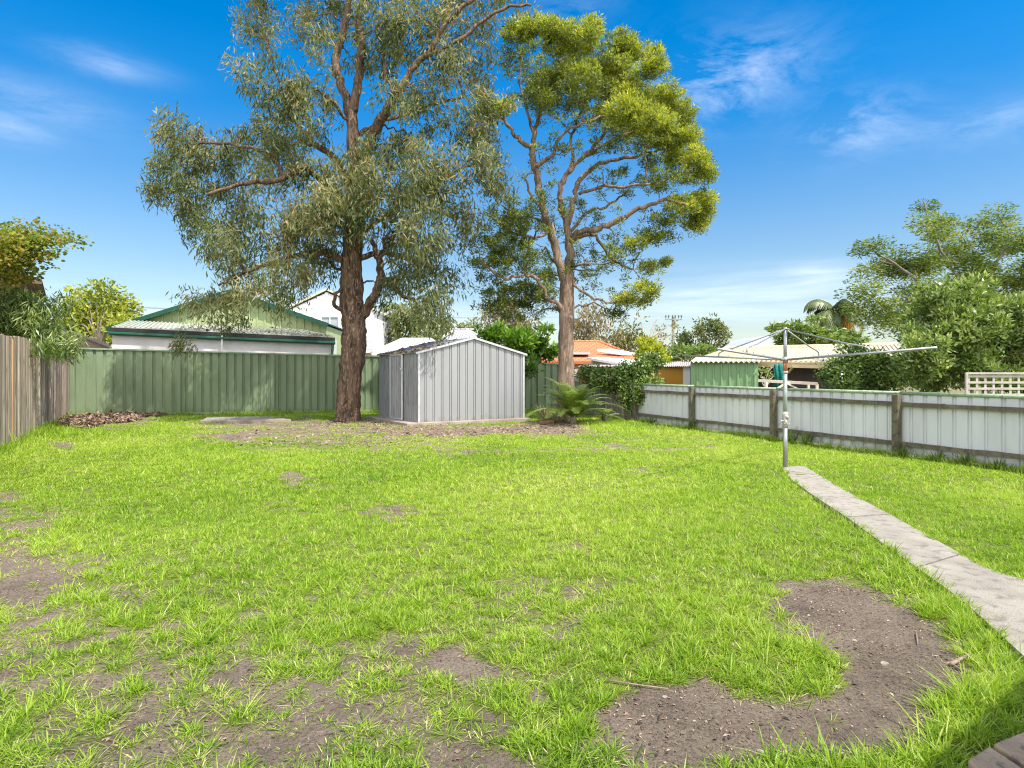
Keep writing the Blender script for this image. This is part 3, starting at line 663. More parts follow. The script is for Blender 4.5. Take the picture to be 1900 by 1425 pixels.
# ---------------------------------------------------------------- trees
def unit(a): return a / np.maximum(np.linalg.norm(a, axis=-1, keepdims=True), 1e-9)
def leaves(C, D, L, W, tint, name, mat, parent=None, fold=.25):
    n_ = len(C); rd = unit(rng.normal(size=(n_, 3))); sd = unit(np.cross(D, rd)); up_ = np.cross(sd, D)
    L = L[:, None]; W = W[:, None]
    a = C; b_ = C + D * L * .42 + sd * W * .5 + up_ * L * .04; c = C + D * L + up_ * (-fold) * L * .25; d = C + D * L * .42 - sd * W * .5 + up_ * L * .04
    V = np.stack([a, b_, c, d], 1).reshape(-1, 3); i = np.arange(n_) * 4
    return link(name, arrmesh(name, V, np.stack([i, i + 1, i + 2, i + 3], -1), tint=np.repeat(np.clip(tint, 0, 1), 4)), mat, parent)
def smooth_path(pts, n_=5, jit=0):
    out_ = []; k = len(pts)
    for i in range(k - 1):
        p0 = pts[max(i - 1, 0)]; p1 = pts[i]; p2 = pts[i + 1]; p3 = pts[min(i + 2, k - 1)]
        for j in range(n_):
            t_ = j / n_
            q_ = [.5 * ((2 * p1[a]) + (-p0[a] + p2[a]) * t_ + (2 * p0[a] - 5 * p1[a] + 4 * p2[a] - p3[a]) * t_ * t_ + (-p0[a] + 3 * p1[a] - 3 * p2[a] + p3[a]) * t_ ** 3) for a in range(len(p1))]
            for a in range(3): q_[a] += random.uniform(-jit, jit) * (0 if (i == 0 and j == 0) else 1)
            out_.append(q_)
    out_.append(list(pts[-1])); return out_
def tree(name, label, cat, base, D, limbs, blobs, leafm, barkm, spec, group=None, twigs=True):
    """limbs: [(px,py,dd,radius_px)...] world curves; blobs: (px,py,rx,ry,weight[,dd]); spec: style"""
    root = thing(name, label, cat, base, group); K = D / F
    tm = MB(); pool = []; prad = []
    for li, lb_ in enumerate(limbs):
        pts = []
        for (px, py, dd, r_) in lb_:
            v = P(px, py, D + dd) ; pts.append((v.x, v.y, v.z, r_ * K))
        sp = smooth_path(pts, 5, spec.get('jit', .03) * (0 if li == 0 else 1))
        tm.tube([q_[:3] for q_ in sp], [max(q_[3], .006) for q_ in sp], 14 if li == 0 else 8, rough=.22 if li == 0 else .12)
        s0 = int(len(sp) * (.45 if li == 0 else .1))
        for q_ in sp[s0:]: pool.append(q_[:3]); prad.append(q_[3])
    # clump centres
    cen = []; wts = []; tn = []; grow = spec.get('grow', 1)
    for bl in blobs:
        px, py, rx, ry, wt = bl[:5]; rx *= grow; ry *= grow; dd = bl[5] if len(bl) > 5 else random.uniform(-1, 1) * spec['depth']
        c0 = np.array(P(px, py, D + dd)); k2 = (D + dd) / F
        wt *= (spec.get('sparse', 1) if wt < .7 else 1); n_ = max(1, int(round(spec['clumps'] * wt * rx * ry / 2500.0)))
        u = unit(rng.normal(size=(n_, 3))) * (rng.random((n_, 1)) ** spec.get('shell', .4))
        u *= np.array([rx * k2, spec.get('thick', .9) * (rx + ry) / 2 * k2, ry * k2]); cen.append(c0 + u)
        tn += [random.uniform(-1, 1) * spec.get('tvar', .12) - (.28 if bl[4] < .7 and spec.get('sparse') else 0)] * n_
    cen = np.concatenate(cen); tn = np.array(tn)
    if twigs:
        o_ = np.array(limbs[0][-1]); ax = np.array(P(limbs[0][-1][0], limbs[0][-1][1], D))
        order = np.argsort(np.linalg.norm(cen - ax, axis=1)); cap = len(pool) + len(cen) * 4 + 10
        PA = np.zeros((cap, 3)); PR = np.zeros(cap); np_ = len(pool); PA[:np_] = pool; PR[:np_] = prad
        nb_ = spec.get('boughs', 0)
        if nb_:
            pick = rng.choice(len(cen), min(nb_, len(cen)), replace=False); pick = pick[np.argsort(np.linalg.norm(cen[pick] - ax, axis=1))]
            cap += nb_ * 8; PA = np.concatenate([PA, np.zeros((nb_ * 8, 3))]); PR = np.concatenate([PR, np.zeros(nb_ * 8)])
            for i in pick:
                c_ = cen[i]; dv = PA[:np_] - c_; ds = np.linalg.norm(dv, axis=1) + np.maximum(dv[:, 2], 0) * .6 - PR[:np_] * 4
                j = int(np.argmin(ds)); s_ = PA[j]; dist = np.linalg.norm(c_ - s_)
                if dist < .25: continue
                r0 = min(PR[j] * .8, .012 + .020 * dist); pts = [s_]; rr_ = [r0]; wob = np.zeros(3); bow = np.array([0, 0, spec.get('bow', .12) * dist])
                for k_ in range(1, 7):
                    f_ = k_ / 7; wob = wob * .4 + np.array([random.uniform(-1, 1), random.uniform(-1, 1), random.uniform(-1, 1)]) * .075 * dist ** .8
                    pts.append(s_ + (c_ - s_) * f_ + bow * math.sin(math.pi * f_) + wob); rr_.append(r0 * (1 - .75 * f_))
                pts.append(c_); rr_.append(r0 * .2); tm.tube(pts, rr_, 5, cap=False, rough=.1)
                for q_, rr in zip(pts[1:], rr_[1:]): PA[np_] = q_; PR[np_] = rr; np_ += 1
        for i in order:
            c_ = cen[i]; dv = PA[:np_] - c_; ds = np.linalg.norm(dv, axis=1) + np.maximum(dv[:, 2], 0) * .5
            j = int(np.argmin(ds)); s_ = PA[j]; dist = np.linalg.norm(c_ - s_)
            if dist < .05: continue
            r0 = min(PR[j] * .7, .007 + .014 * dist); sag = spec.get('sag', .12) * dist
            m1_ = s_ + (c_ - s_) * .35 + np.array([random.uniform(-1, 1) * .14 * dist, random.uniform(-1, 1) * .14 * dist, sag + random.uniform(-.08, .08) * dist])
            m2_ = s_ + (c_ - s_) * .7 + np.array([random.uniform(-1, 1) * .1 * dist, random.uniform(-1, 1) * .1 * dist, sag * .8])
            tm.tube([s_, m1_, m2_, c_], [r0, r0 * .8, r0 * .6, .004], 4, cap=False)
            for q_, rr in ((m1_, r0 * .8), (m2_, r0 * .6), (c_, .005)): PA[np_] = q_; PR[np_] = rr; np_ += 1
    tm.build('trunk', barkm, root, smooth=True)
    # leaves
    nl_ = spec['leaves']; nC = len(cen); n_ = nC * nl_; ci = np.repeat(np.arange(nC), nl_)
    sp_ = spec['spread']; off = unit(rng.normal(size=(n_, 3))) * (rng.random((n_, 1)) ** .5) * sp_ * rng.uniform(.6, 1.3, (nC, 1))[ci]
    mode = spec['mode']
    if mode == 'droop':
        off[:, 2] = off[:, 2] * 1.0 - rng.random(n_) * sp_ * .5
        D_ = rng.normal(size=(n_, 3)) * .42; D_[:, 2] -= .8; sw = rng.normal(size=(nC, 3))[ci] * .3; sw[:, 2] = 0; D_ += sw
    elif mode == 'up':
        off[:, 2] *= .8; D_ = unit(off) * .8 + rng.normal(size=(n_, 3)) * .45; D_[:, 2] += .45
    elif mode == 'flat':
        off[:, 2] *= .45; D_ = unit(off) + rng.normal(size=(n_, 3)) * .5; D_[:, 2] *= .5
    else:
        D_ = unit(off) * .7 + rng.normal(size=(n_, 3)) * .7
    C = cen[ci] + off; D_ = unit(D_)
    L = spec['L'] * rng.lognormal(0, .22, n_); W = spec['W'] * rng.lognormal(0, .2, n_)
    t_ = spec.get('t0', .5) + tn[ci] + rng.normal(0, spec.get('tl', .16), n_) + rng.normal(0, spec.get('tc', .08), nC)[ci] + spec.get('tup', 0) * off[:, 2] / sp_  # tup lightens clump tops: highlight painted into the leaf tint
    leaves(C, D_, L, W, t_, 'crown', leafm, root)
    return root

bark_gum = M('dark_furrowed_bark', (.16, .105, .073), (.035, .026, .02), 7, .95, 0, .09, 13, (1, 1, .22), c3=(.32, .19, .125), lo=.42, hi=.62)
bark_limb = bark_gum
bark_paper = M('papery_bark', (.27, .185, .135), (.10, .066, .05), 7, .9, 0, .05, 14, (1, 1, .16), c3=(.36, .27, .21), lo=.4, hi=.62)
bark_grey = M('grey_bark', (.26, .22, .18), (.15, .125, .10), 6, .9, 0, .01, 20, (1, 1, .3))
gum_leaf = leafmat('gum_leaf', [(.055, .082, .034), (.11, .142, .056), (.19, .215, .09), (.29, .275, .13), (.40, .28, .155)], .36, .55, .3)
mel_leaf = leafmat('paperbark_leaf', [(.06, .085, .024), (.135, .165, .030), (.28, .325, .038), (.48, .49, .055), (.66, .62, .10)], .42, .5)

gb_ = [(500, 15, 60, 38, 1), (470, 75, 42, 50, .6), (560, 55, 50, 60, .55), (605, 20, 60, 40, .7), (720, 40, 60, 50, 1.3), (705, 100, 50, 42, 1.1), (785, 20, 60, 40, 1), (850, 45, 60, 48, .9), (930, 18, 65, 28, .9),
 (965, 52, 32, 22, .6), (820, 110, 65, 50, .8), (880, 130, 65, 50, .75), (905, 185, 42, 55, .7), (505, 150, 55, 55, .55), (545, 175, 55, 50, .9), (455, 130, 34, 36, .5), (590, 165, 45, 40, .7), (610, 95, 35, 45, .4),
 (745, 165, 45, 38, .7), (795, 205, 60, 45, .9), (860, 225, 60, 45, .8),
 (318, 222, 26, 28, .9), (345, 250, 48, 32, 1), (312, 290, 34, 42, 1), (370, 290, 58, 40, 1), (330, 350, 50, 45, 1), (390, 340, 58, 45, .9), (430, 270, 45, 42, .7), (485, 240, 50, 45, .9), (365, 400, 50, 38, 1),
 (400, 440, 50, 42, 1), (445, 400, 58, 45, 1), (485, 325, 58, 50, .9), (545, 285, 58, 50, 1.2), (560, 230, 50, 38, .9), (525, 390, 58, 50, 1.1), (575, 430, 55, 50, 1.2), (505, 460, 55, 40, 1), (425, 500, 50, 36, 1),
 (405, 550, 48, 28, 1), (430, 585, 26, 22, 1.4), (375, 540, 32, 24, .8), (485, 520, 55, 36, .7), (535, 500, 50, 40, .8), (592, 380, 50, 50, 1.1), (620, 330, 45, 50, 1), (600, 475, 40, 40, .9), (560, 530, 45, 34, .6), (520, 560, 40, 18, .6),
 (660, 275, 36, 40, .8, -1.2), (680, 330, 50, 50, 1.1, -1.4), (642, 390, 34, 34, 1.5, -1.6), (668, 380, 30, 40, 1, -1.6),
 (730, 280, 58, 48, .9), (785, 300, 58, 48, .9), (740, 350, 58, 50, 1), (800, 370, 55, 48, .9), (850, 330, 48, 46, .7), (725, 420, 55, 48, 1), (785, 440, 55, 48, 1), (842, 420, 42, 44, .7), (875, 375, 36, 42, .6),
 (750, 500, 50, 46, .9), (812, 505, 48, 44, 1.1), (795, 560, 40, 36, 1.2), (850, 505, 30, 32, .6), (715, 545, 36, 26, .4), (822, 595, 22, 22, .9), (890, 285, 45, 45, .8), (925, 335, 40, 42, .8), (915, 265, 36, 30, .7), (900, 240, 30, 40, .5),
 (345, 635, 20, 14, 1.6, 1.0), (660, 110, 30, 40, .4), (640, 30, 40, 40, .7),
 (480, -50, 80, 45, .7), (600, -70, 90, 60, .7), (720, -60, 90, 60, .8), (850, -50, 80, 50, .8), (650, -150, 120, 60, .7), (780, -160, 100, 60, .7), (930, -60, 60, 40, .6)]
gl = [[(645, 785, 0, 27), (645, 772, 0, 23), (647, 735, 0, 21), (650, 690, 0, 21), (657, 640, 0, 22.5), (656, 600, 0, 22.5), (653, 560, 0, 21), (652, 500, 0, 20), (656, 430, 0, 18), (660, 350, 0, 15.5), (656, 270, 0, 12), (652, 205, 0, 10)],
      [(652, 215, 0, 10), (636, 165, .1, 8), (624, 125, .1, 8), (630, 80, .2, 7), (645, 20, .2, 6), (655, -50, .2, 5), (650, -140, .2, 3)],
      [(652, 212, 0, 9), (664, 150, -.1, 8), (671, 85, -.2, 8), (664, 30, -.3, 6), (690, -40, -.4, 5), (730, -120, -.4, 3)],
      [(668, 300, -.1, 9), (690, 250, -.3, 10), (712, 215, -.5, 9), (735, 178, -.6, 8), (762, 130, -.7, 6), (800, 90, -.8, 5), (830, 40, -.9, 4), (900, -20, -1, 3)],
      [(658, 400, 0, 9), (668, 340, -.1, 10), (678, 290, -.2, 9), (700, 240, -.4, 7)],
      [(735, 178, -.6, 5), (716, 140, -.4, 4), (712, 100, -.3, 3)], [(790, 105, -.8, 4), (860, 70, -.8, 3.5), (920, 20, -.8, 3), (985, 10, -.8, 2)],
      [(655, 365, 0, 9), (625, 300, .5, 7), (590, 272, .8, 6), (555, 262, 1, 4)], [(652, 385, 0, 8), (610, 345, -.4, 7), (585, 325, -.6, 6), (560, 310, -.9, 6), (530, 330, -1.1, 5), (480, 338, -1.2, 4), (430, 345, -1.3, 3.5), (385, 362, -1.4, 2.5)],
      [(648, 490, 0, 8), (625, 478, -.3, 6), (590, 468, -.5, 5.5), (560, 470, -.6, 5), (500, 490, -.8, 4), (445, 508, -.9, 3), (405, 530, -1, 2)],
      [(668, 595, 0, 10), (684, 565, -.2, 9), (700, 538, -.3, 8), (706, 508, -.4, 7), (700, 475, -.4, 6), (690, 445, -.4, 4)], [(702, 530, -.3, 5), (722, 518, -.4, 4), (735, 540, -.5, 4), (770, 560, -.6, 3), (778, 580, -.6, 2.5)],
      [(634, 575, -.2, 4), (622, 566, -.4, 3.5), (622, 545, -.4, 3), (636, 535, -.4, 2)], [(668, 430, 0, 6), (730, 390, .4, 5), (790, 350, .7, 4), (840, 320, .9, 3), (890, 300, 1, 2.5)], [(665, 480, 0, 6), (710, 470, .5, 5), (760, 480, .8, 4), (810, 510, 1, 2.5)],
      [(530, 330, -1.1, 4), (500, 290, -1, 3), (440, 270, -1, 2.5), (370, 265, -1, 2)], [(590, 272, .8, 4), (540, 220, .9, 3), (520, 160, .9, 2.5), (500, 90, .9, 2)], [(652, 255, 0, 5), (700, 230, .6, 4), (780, 200, 1, 3), (860, 180, 1.2, 2.5)]]
DG = EYE * F / (780 - HOR)
tree('gum_tree', 'tallest tree, a broad gum with dark furrowed trunk and drooping grey green leaves', 'tree', G(645, 780), DG, gl, gb_, gum_leaf, bark_gum,
     dict(boughs=170, clumps=14, leaves=88, spread=.40, depth=1.9, mode='droop', L=.165, W=.034, jit=.035, t0=.46, tl=.2, tc=.12, tvar=.12, thick=1.0, shell=.45))

mb_ = [(962, 62, 28, 18, 1), (1000, 55, 34, 20, 1), (1040, 70, 34, 24, 1), (1075, 72, 28, 26, 1), (1102, 55, 22, 18, 1), (1062, 98, 28, 18, .8), (1150, 85, 34, 20, 1), (1178, 100, 26, 20, 1), (1215, 105, 17, 18, 1), (1205, 130, 26, 18, 1), (1142, 118, 26, 16, .8),
 (1000, 152, 24, 12, .9), (1012, 172, 30, 16, 1), (1040, 135, 32, 18, 1), (1080, 142, 34, 22, 1.1), (1122, 150, 34, 24, 1.1), (1152, 158, 32, 24, 1.1), (1172, 178, 28, 18, 1), (1212, 185, 28, 22, 1), (1240, 168, 17, 17, 1), (1250, 198, 24, 24, 1),
 (1274, 222, 18, 20, 1), (892, 208, 22, 11, 1), (916, 205, 18, 12, 1), (938, 200, 20, 10, .8), (1118, 216, 32, 13, 1), (1160, 206, 32, 22, 1.2), (1166, 232, 24, 17, 1), (1192, 222, 28, 24, 1.1), (1226, 232, 28, 24, 1.1), (1242, 262, 28, 20, 1), (1262, 286, 26, 20, 1),
 (1284, 252, 16, 17, 1), (1290, 292, 20, 20, 1), (1306, 325, 18, 18, 1), (1282, 328, 22, 13, .8), (1308, 302, 12, 12, 1), (1268, 380, 24, 16, 1), (1300, 375, 22, 20, 1), (1306, 405, 18, 18, 1), (1282, 412, 20, 12, .8), (1292, 428, 13, 8, .7),
 (1206, 440, 22, 10, .9), (1178, 452, 22, 10, .7), (1236, 488, 9, 9, 1), (1212, 496, 24, 12, .8), (1172, 556, 38, 11, .9), (1200, 538, 26, 12, .8), (1142, 582, 18, 9, .6), (1150, 472, 30, 12, .35),
 (930, 430, 45, 45, .30), (960, 480, 50, 35, .30), (905, 480, 36, 36, .30), (975, 400, 40, 50, .2), (1000, 542, 28, 14, .5), (1022, 512, 18, 12, .7), (942, 540, 50, 26, .34), (990, 572, 36, 16, .3), (912, 560, 30, 14, .25),
 (1095, 480, 34, 34, .14), (1095, 390, 40, 40, .05), (1180, 342, 50, 26, .16), (1240, 330, 34, 22, .3), (1060, 218, 60, 24, .16), (1150, 262, 50, 16, .25), (975, 130, 30, 50, .14), (1200, 262, 40, 14, .4), (1250, 400, 26, 20, .25), (1010, 190, 30, 16, .4), (1090, 185, 50, 12, .5), (1230, 300, 40, 16, .35), (1100, 110, 40, 14, .4), (950, 110, 26, 20, .3), (1080, 330, 90, 60, .025), (1180, 310, 80, 40, .06), (1140, 430, 80, 60, .045), (1000, 450, 90, 80, .06), (1110, 250, 90, 30, .08), (1050, 170, 90, 30, .3), (1120, 510, 70, 40, .06), (1010, 330, 60, 70, .03), (960, 560, 60, 30, .2), (1230, 420, 40, 30, .2)]
ml_ = [[(1047, 786, 0, 18), (1048, 760, 0, 16), (1050, 700, 0, 15), (1050, 640, 0, 14), (1051, 590, 0, 13.5), (1052, 545, 0, 13), (1053, 505, 0, 12)],
      [(1050, 530, 0, 11), (1036, 480, -.2, 10), (1022, 430, -.3, 9), (1008, 385, -.3, 8.5), (999, 345, -.3, 8), (993, 310, -.3, 7.5), (986, 275, -.3, 7)],
      [(1054, 520, 0, 11), (1058, 470, .1, 10), (1054, 425, .1, 8.5), (1042, 385, .1, 7), (1038, 350, .1, 6), (1058, 318, 0, 5.5), (1085, 290, -.1, 5), (1112, 262, -.2, 4), (1130, 225, -.2, 3)],
      [(1057, 450, .1, 8), (1078, 430, -.2, 7), (1120, 420, -.5, 6.5), (1160, 400, -.7, 5.5), (1200, 382, -.8, 4.5), (1240, 372, -.9, 3.5), (1285, 385, -.9, 2.5)],
      [(1054, 415, .1, 7), (1064, 370, .3, 6), (1076, 335, .5, 6), (1110, 305, .6, 5), (1150, 295, .7, 4), (1200, 285, .8, 3), (1250, 270, .8, 2.5)],
      [(986, 275, -.3, 6), (996, 230, -.2, 5), (1008, 195, -.1, 4), (1030, 160, 0, 3), (1040, 110, .1, 2.5)], [(986, 275, -.3, 6), (965, 262, -.5, 5), (945, 235, -.6, 4), (925, 215, -.7, 3), (895, 210, -.8, 2)],
      [(992, 250, -.3, 4), (975, 200, 0, 3), (965, 140, .2, 2.5), (970, 80, .3, 2)], [(993, 310, -.3, 5), (1020, 290, -.5, 4), (1045, 250, -.6, 3.5), (1090, 225, -.7, 3), (1150, 215, -.8, 2)],
      [(1040, 345, .1, 5), (1060, 300, .5, 4), (1062, 250, .8, 3.5), (1085, 190, .9, 3), (1100, 130, 1, 2.5)], [(1085, 290, -.1, 4), (1130, 265, .4, 3.5), (1180, 245, .7, 3), (1230, 240, .9, 2)],
      [(1048, 575, 0, 6), (1020, 552, -.3, 5), (990, 515, -.5, 4), (962, 512, -.6, 3.5), (930, 515, -.6, 3), (900, 492, -.6, 2), (888, 468, -.6, 1.5)], [(1046, 600, 0, 4), (1030, 560, .3, 3.5), (1000, 550, .5, 3), (970, 570, .6, 2)],
      [(1058, 515, 0, 4), (1078, 540, -.3, 3), (1110, 556, -.4, 2.5), (1150, 560, -.5, 2)], [(1062, 445, .1, 5), (1100, 435, .4, 4), (1118, 460, .5, 3.5), (1140, 485, .6, 3), (1175, 500, .7, 2)],
      [(1075, 360, .4, 4), (1120, 345, .1, 3.5), (1170, 345, -.2, 3), (1230, 335, -.5, 2.5), (1280, 320, -.7, 2)], [(1010, 390, -.3, 4), (985, 360, -.4, 3), (975, 330, -.5, 2), (990, 320, -.5, 1.5)],
      [(1058, 430, .1, 4), (1090, 395, .6, 3.5), (1130, 380, .9, 3), (1160, 360, 1, 2)], [(1022, 430, -.3, 4), (990, 440, -.6, 3), (950, 430, -.7, 2.5), (925, 410, -.8, 2)],
      [(1020, 440, -.3, 3.5), (1000, 410, .4, 3), (960, 400, .6, 2), (930, 380, .6, 1.5)]]
ml = [ml_[0]] + [[(a_, b_, c_, r_ * .8) for a_, b_, c_, r_ in q_] for q_ in ml_[1:]]
DM = EYE * F / (779 - HOR)
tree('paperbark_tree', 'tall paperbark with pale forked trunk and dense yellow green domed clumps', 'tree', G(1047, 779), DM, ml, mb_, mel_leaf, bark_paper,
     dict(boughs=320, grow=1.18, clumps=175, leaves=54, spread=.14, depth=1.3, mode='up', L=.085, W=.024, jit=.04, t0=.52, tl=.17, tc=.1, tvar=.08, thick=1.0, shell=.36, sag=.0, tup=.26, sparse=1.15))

# simple surrounding trees: trunk with a few forks, crown from blobs
def auto_limbs(bx, by, tx, ty, r_, n_=5, spreadx=40, spready=40):
    L_ = [[(bx, by, 0, r_), ((bx + tx) / 2 + random.uniform(-2, 2), (by + ty) / 2, 0, r_ * .8), (tx, ty, 0, r_ * .55)]]
    for i in range(n_):
        a = (i + .5) / n_ * math.pi; ex = tx - math.cos(a) * spreadx * random.uniform(.7, 1); ey = ty - math.sin(a) * spready * random.uniform(.6, 1)
        L_.append([((bx + tx * 2) / 3, (by + ty * 2) / 3, 0, r_ * .5), ((tx + ex) / 2 + random.uniform(-3, 3), (ty * 1.2 + ey * .8) / 2, random.uniform(-.5, .5), r_ * .32), (ex, ey, random.uniform(-.8, .8), r_ * .15)])
    return L_
olive = leafmat('olive_leaf', [(.07, .095, .035), (.13, .16, .05), (.22, .245, .08), (.33, .31, .13)], .3)
brownish = leafmat('brownish_gum_leaf', [(.11, .11, .05), (.20, .18, .09), (.31, .26, .14), (.42, .32, .20)], .3)
bright = leafmat('bright_broad_leaf', [(.04, .09, .015), (.09, .17, .02), (.18, .32, .03), (.28, .44, .05)], .4, .35, .5)
midg = leafmat('mid_green_leaf', [(.045, .085, .02), (.10, .165, .035), (.19, .28, .06), (.32, .40, .13)], .3, .35, .5)
pale_l = leafmat('pale_green_leaf', [(.06, .10, .025), (.135, .205, .045), (.27, .345, .095), (.46, .50, .22)], .35, .35, .5)
yellow_l = leafmat('yellow_green_leaf', [(.12, .17, .03), (.24, .28, .04), (.40, .42, .05), (.52, .50, .08)], .4)
autumn = leafmat('turning_leaf', [(.07, .12, .02), (.15, .22, .03), (.29, .30, .05), (.36, .23, .06)], .45)
darkg = leafmat('dark_leaf', [(.02, .04, .012), (.04, .075, .02), (.08, .12, .035), (.14, .19, .07)], .25, .35, .5)

# row of trees beyond the fences
tree('street_tree', 'round yellow green tree above the pink house on the left', 'tree', P(180, 0, 38) * 1 - Vector((0, 0, P(180, 0, 38).z)), 38, auto_limbs(182, 735, 180, 610, 4, 7, 45, 50),
     [(180, 565, 40, 26, 1), (150, 590, 34, 26, .9), (212, 580, 30, 26, .9), (170, 610, 45, 24, .8), (220, 605, 22, 22, .7), (130, 600, 18, 20, .5), (195, 545, 26, 12, .8)], yellow_l, bark_grey,
     dict(clumps=45, leaves=60, spread=.8, depth=1.5, mode='rand', L=.30, W=.15, t0=.38, tl=.2, tc=.15, thick=1), 'trees beyond the fences')
def grounded(px, d): v = P(px, HOR, d); v.z = 0; return v
OB = 'trees beyond the fences'
tree('gum_tree', 'olive gum with a pale thin trunk between the white house and the shed', 'tree', grounded(738, 34), 34, auto_limbs(738, 730, 740, 610, 4.5, 6, 45, 45),
     [(735, 595, 36, 30, .8), (770, 590, 34, 30, .8), (715, 630, 22, 22, .8), (790, 620, 30, 26, .8), (755, 640, 34, 16, .8), (810, 600, 22, 18, .5), (730, 570, 22, 14, .5)], olive, bark_grey,
     dict(clumps=40, leaves=60, spread=.7, depth=1.2, mode='droop', L=.28, W=.10, t0=.45, tl=.2, tc=.15, thick=1), OB)
tree('gum_tree', 'tall brownish gum with airy crown rising behind the bright magnolia', 'tree', grounded(945, 42), 42, auto_limbs(948, 722, 942, 600, 4, 7, 42, 50),
     [(925, 570, 26, 16, .8), (950, 565, 30, 18, .8), (975, 585, 24, 18, .6), (915, 595, 24, 16, .8), (945, 600, 34, 16, .8), (985, 610, 20, 14, .6), (905, 560, 14, 10, .5)], brownish, bark_grey,
     dict(clumps=42, leaves=60, spread=.75, depth=1.2, mode='droop', L=.3, W=.12, t0=.5, tl=.2, tc=.15, thick=1), OB)
tree('gum_tree', 'small distant brown green tree just left of the tall brownish gum', 'tree', grounded(858, 52), 52, auto_limbs(858, 717, 858, 640, 2.5, 5, 26, 30),
     [(842, 618, 16, 10, .9), (862, 610, 16, 10, .9), (882, 612, 14, 10, .8), (830, 630, 14, 8, .8), (870, 628, 24, 8, .9)], olive, bark_grey,
     dict(clumps=60, leaves=50, spread=.7, depth=1, mode='rand', L=.34, W=.16, t0=.4, tl=.2, tc=.15, thick=1), OB)
tree('gum_tree', 'airy brown gum immediately right of the paperbark trunk', 'tree', grounded(1092, 44), 44, auto_limbs(1090, 720, 1094, 610, 3.5, 8, 45, 55),
     [(1095, 575, 22, 16, .6), (1120, 590, 26, 16, .6), (1085, 605, 20, 20, .8), (1125, 618, 30, 14, .8), (1068, 590, 12, 20, .8), (1140, 605, 14, 10, .4), (1105, 632, 34, 8, .8), (1070, 620, 12, 18, 1.2)], brownish, bark_grey,
     dict(clumps=42, leaves=55, spread=.75, depth=1.2, mode='droop', L=.3, W=.12, t0=.45, tl=.22, tc=.15, thick=1), OB)
tree('gum_tree', 'low dull olive tree behind the orange roof', 'tree', grounded(1172, 48), 48, auto_limbs(1172, 718, 1172, 645, 3, 5, 30, 32),
     [(1160, 625, 20, 14, 1), (1180, 635, 24, 14, 1), (1145, 638, 18, 10, 1), (1205, 645, 20, 10, .9), (1172, 612, 10, 8, .6)], olive, bark_grey,
     dict(clumps=75, leaves=50, spread=.7, depth=1, mode='rand', L=.32, W=.14, t0=.35, tl=.2, tc=.15, thick=1), OB)
tree('bare_tree', 'sparse tree with pale nearly bare branches left of the power pole', 'tree', grounded(1212, 46), 46,
     [[(1206, 718, 0, 3), (1206, 660, 0, 2.4), (1204, 628, 0, 1.8)], [(1204, 632, 0, 1.6), (1212, 605, .2, 1.2), (1222, 588, .2, .7)], [(1204, 632, 0, 1.5), (1220, 618, -.2, 1.1), (1245, 600, -.3, .6)], [(1204, 640, 0, 1.4), (1194, 615, 0, 1), (1190, 598, 0, .6)],
      [(1206, 650, 0, 1.4), (1228, 632, .2, 1), (1248, 618, .2, .6)], [(1204, 640, 0, 1.2), (1182, 622, .2, .8), (1160, 600, .2, .5)]],
     [(1190, 598, 8, 7, .8), (1165, 598, 18, 6, .7), (1225, 620, 14, 8, .9), (1245, 606, 8, 7, .6), (1232, 640, 16, 8, .8)], brownish, M('pale_bark', (.48, .43, .36), (.36, .31, .26), 6, .9),
     dict(clumps=40, leaves=26, spread=.5, depth=.5, mode='rand', L=.28, W=.13, t0=.5, tl=.2, thick=1), OB)
tree('gum_tree', 'dense dark olive conical tree just right of the power pole', 'tree', grounded(1272, 56), 56, auto_limbs(1272, 715, 1272, 640, 2.5, 5, 14, 26),
     [(1272, 622, 9, 10, 1.3), (1268, 640, 15, 12, 1.4), (1280, 648, 15, 12, 1.4), (1262, 652, 12, 8, 1.2)], olive, bark_grey,
     dict(clumps=110, leaves=60, spread=.6, depth=.5, mode='rand', L=.3, W=.13, t0=.28, tl=.16, thick=1), OB)
tree('gum_tree', 'rounded open gum standing alone against the sky right of the power pole', 'tree', grounded(1318, 54), 54, auto_limbs(1312, 716, 1316, 640, 2.6, 7, 30, 40),
     [(1318, 600, 16, 10, 1), (1300, 612, 13, 9, 1), (1338, 608, 13, 9, 1), (1345, 625, 11, 10, 1), (1300, 632, 13, 9, 1), (1322, 625, 14, 9, .8), (1348, 642, 9, 8, 1), (1325, 645, 18, 7, .9), (1295, 600, 8, 5, .6)], olive, bark_grey,
     dict(clumps=75, leaves=50, spread=.5, depth=1, mode='rand', L=.32, W=.15, t0=.42, tl=.22, tc=.12, thick=1), OB)
tree('hedge_tree', 'low green hedge of trees under the power pole', 'tree', grounded(1280, 46), 46, auto_limbs(1280, 720, 1280, 665, 3, 5, 40, 12),
     [(1255, 656, 20, 8, 1.3), (1285, 658, 22, 8, 1.3), (1310, 655, 18, 7, 1.2), (1235, 662, 14, 8, 1.2), (1340, 658, 20, 6, 1)], midg, bark_grey,
     dict(clumps=110, leaves=50, spread=.6, depth=1, mode='rand', L=.3, W=.14, t0=.6, tl=.2, thick=1), OB)
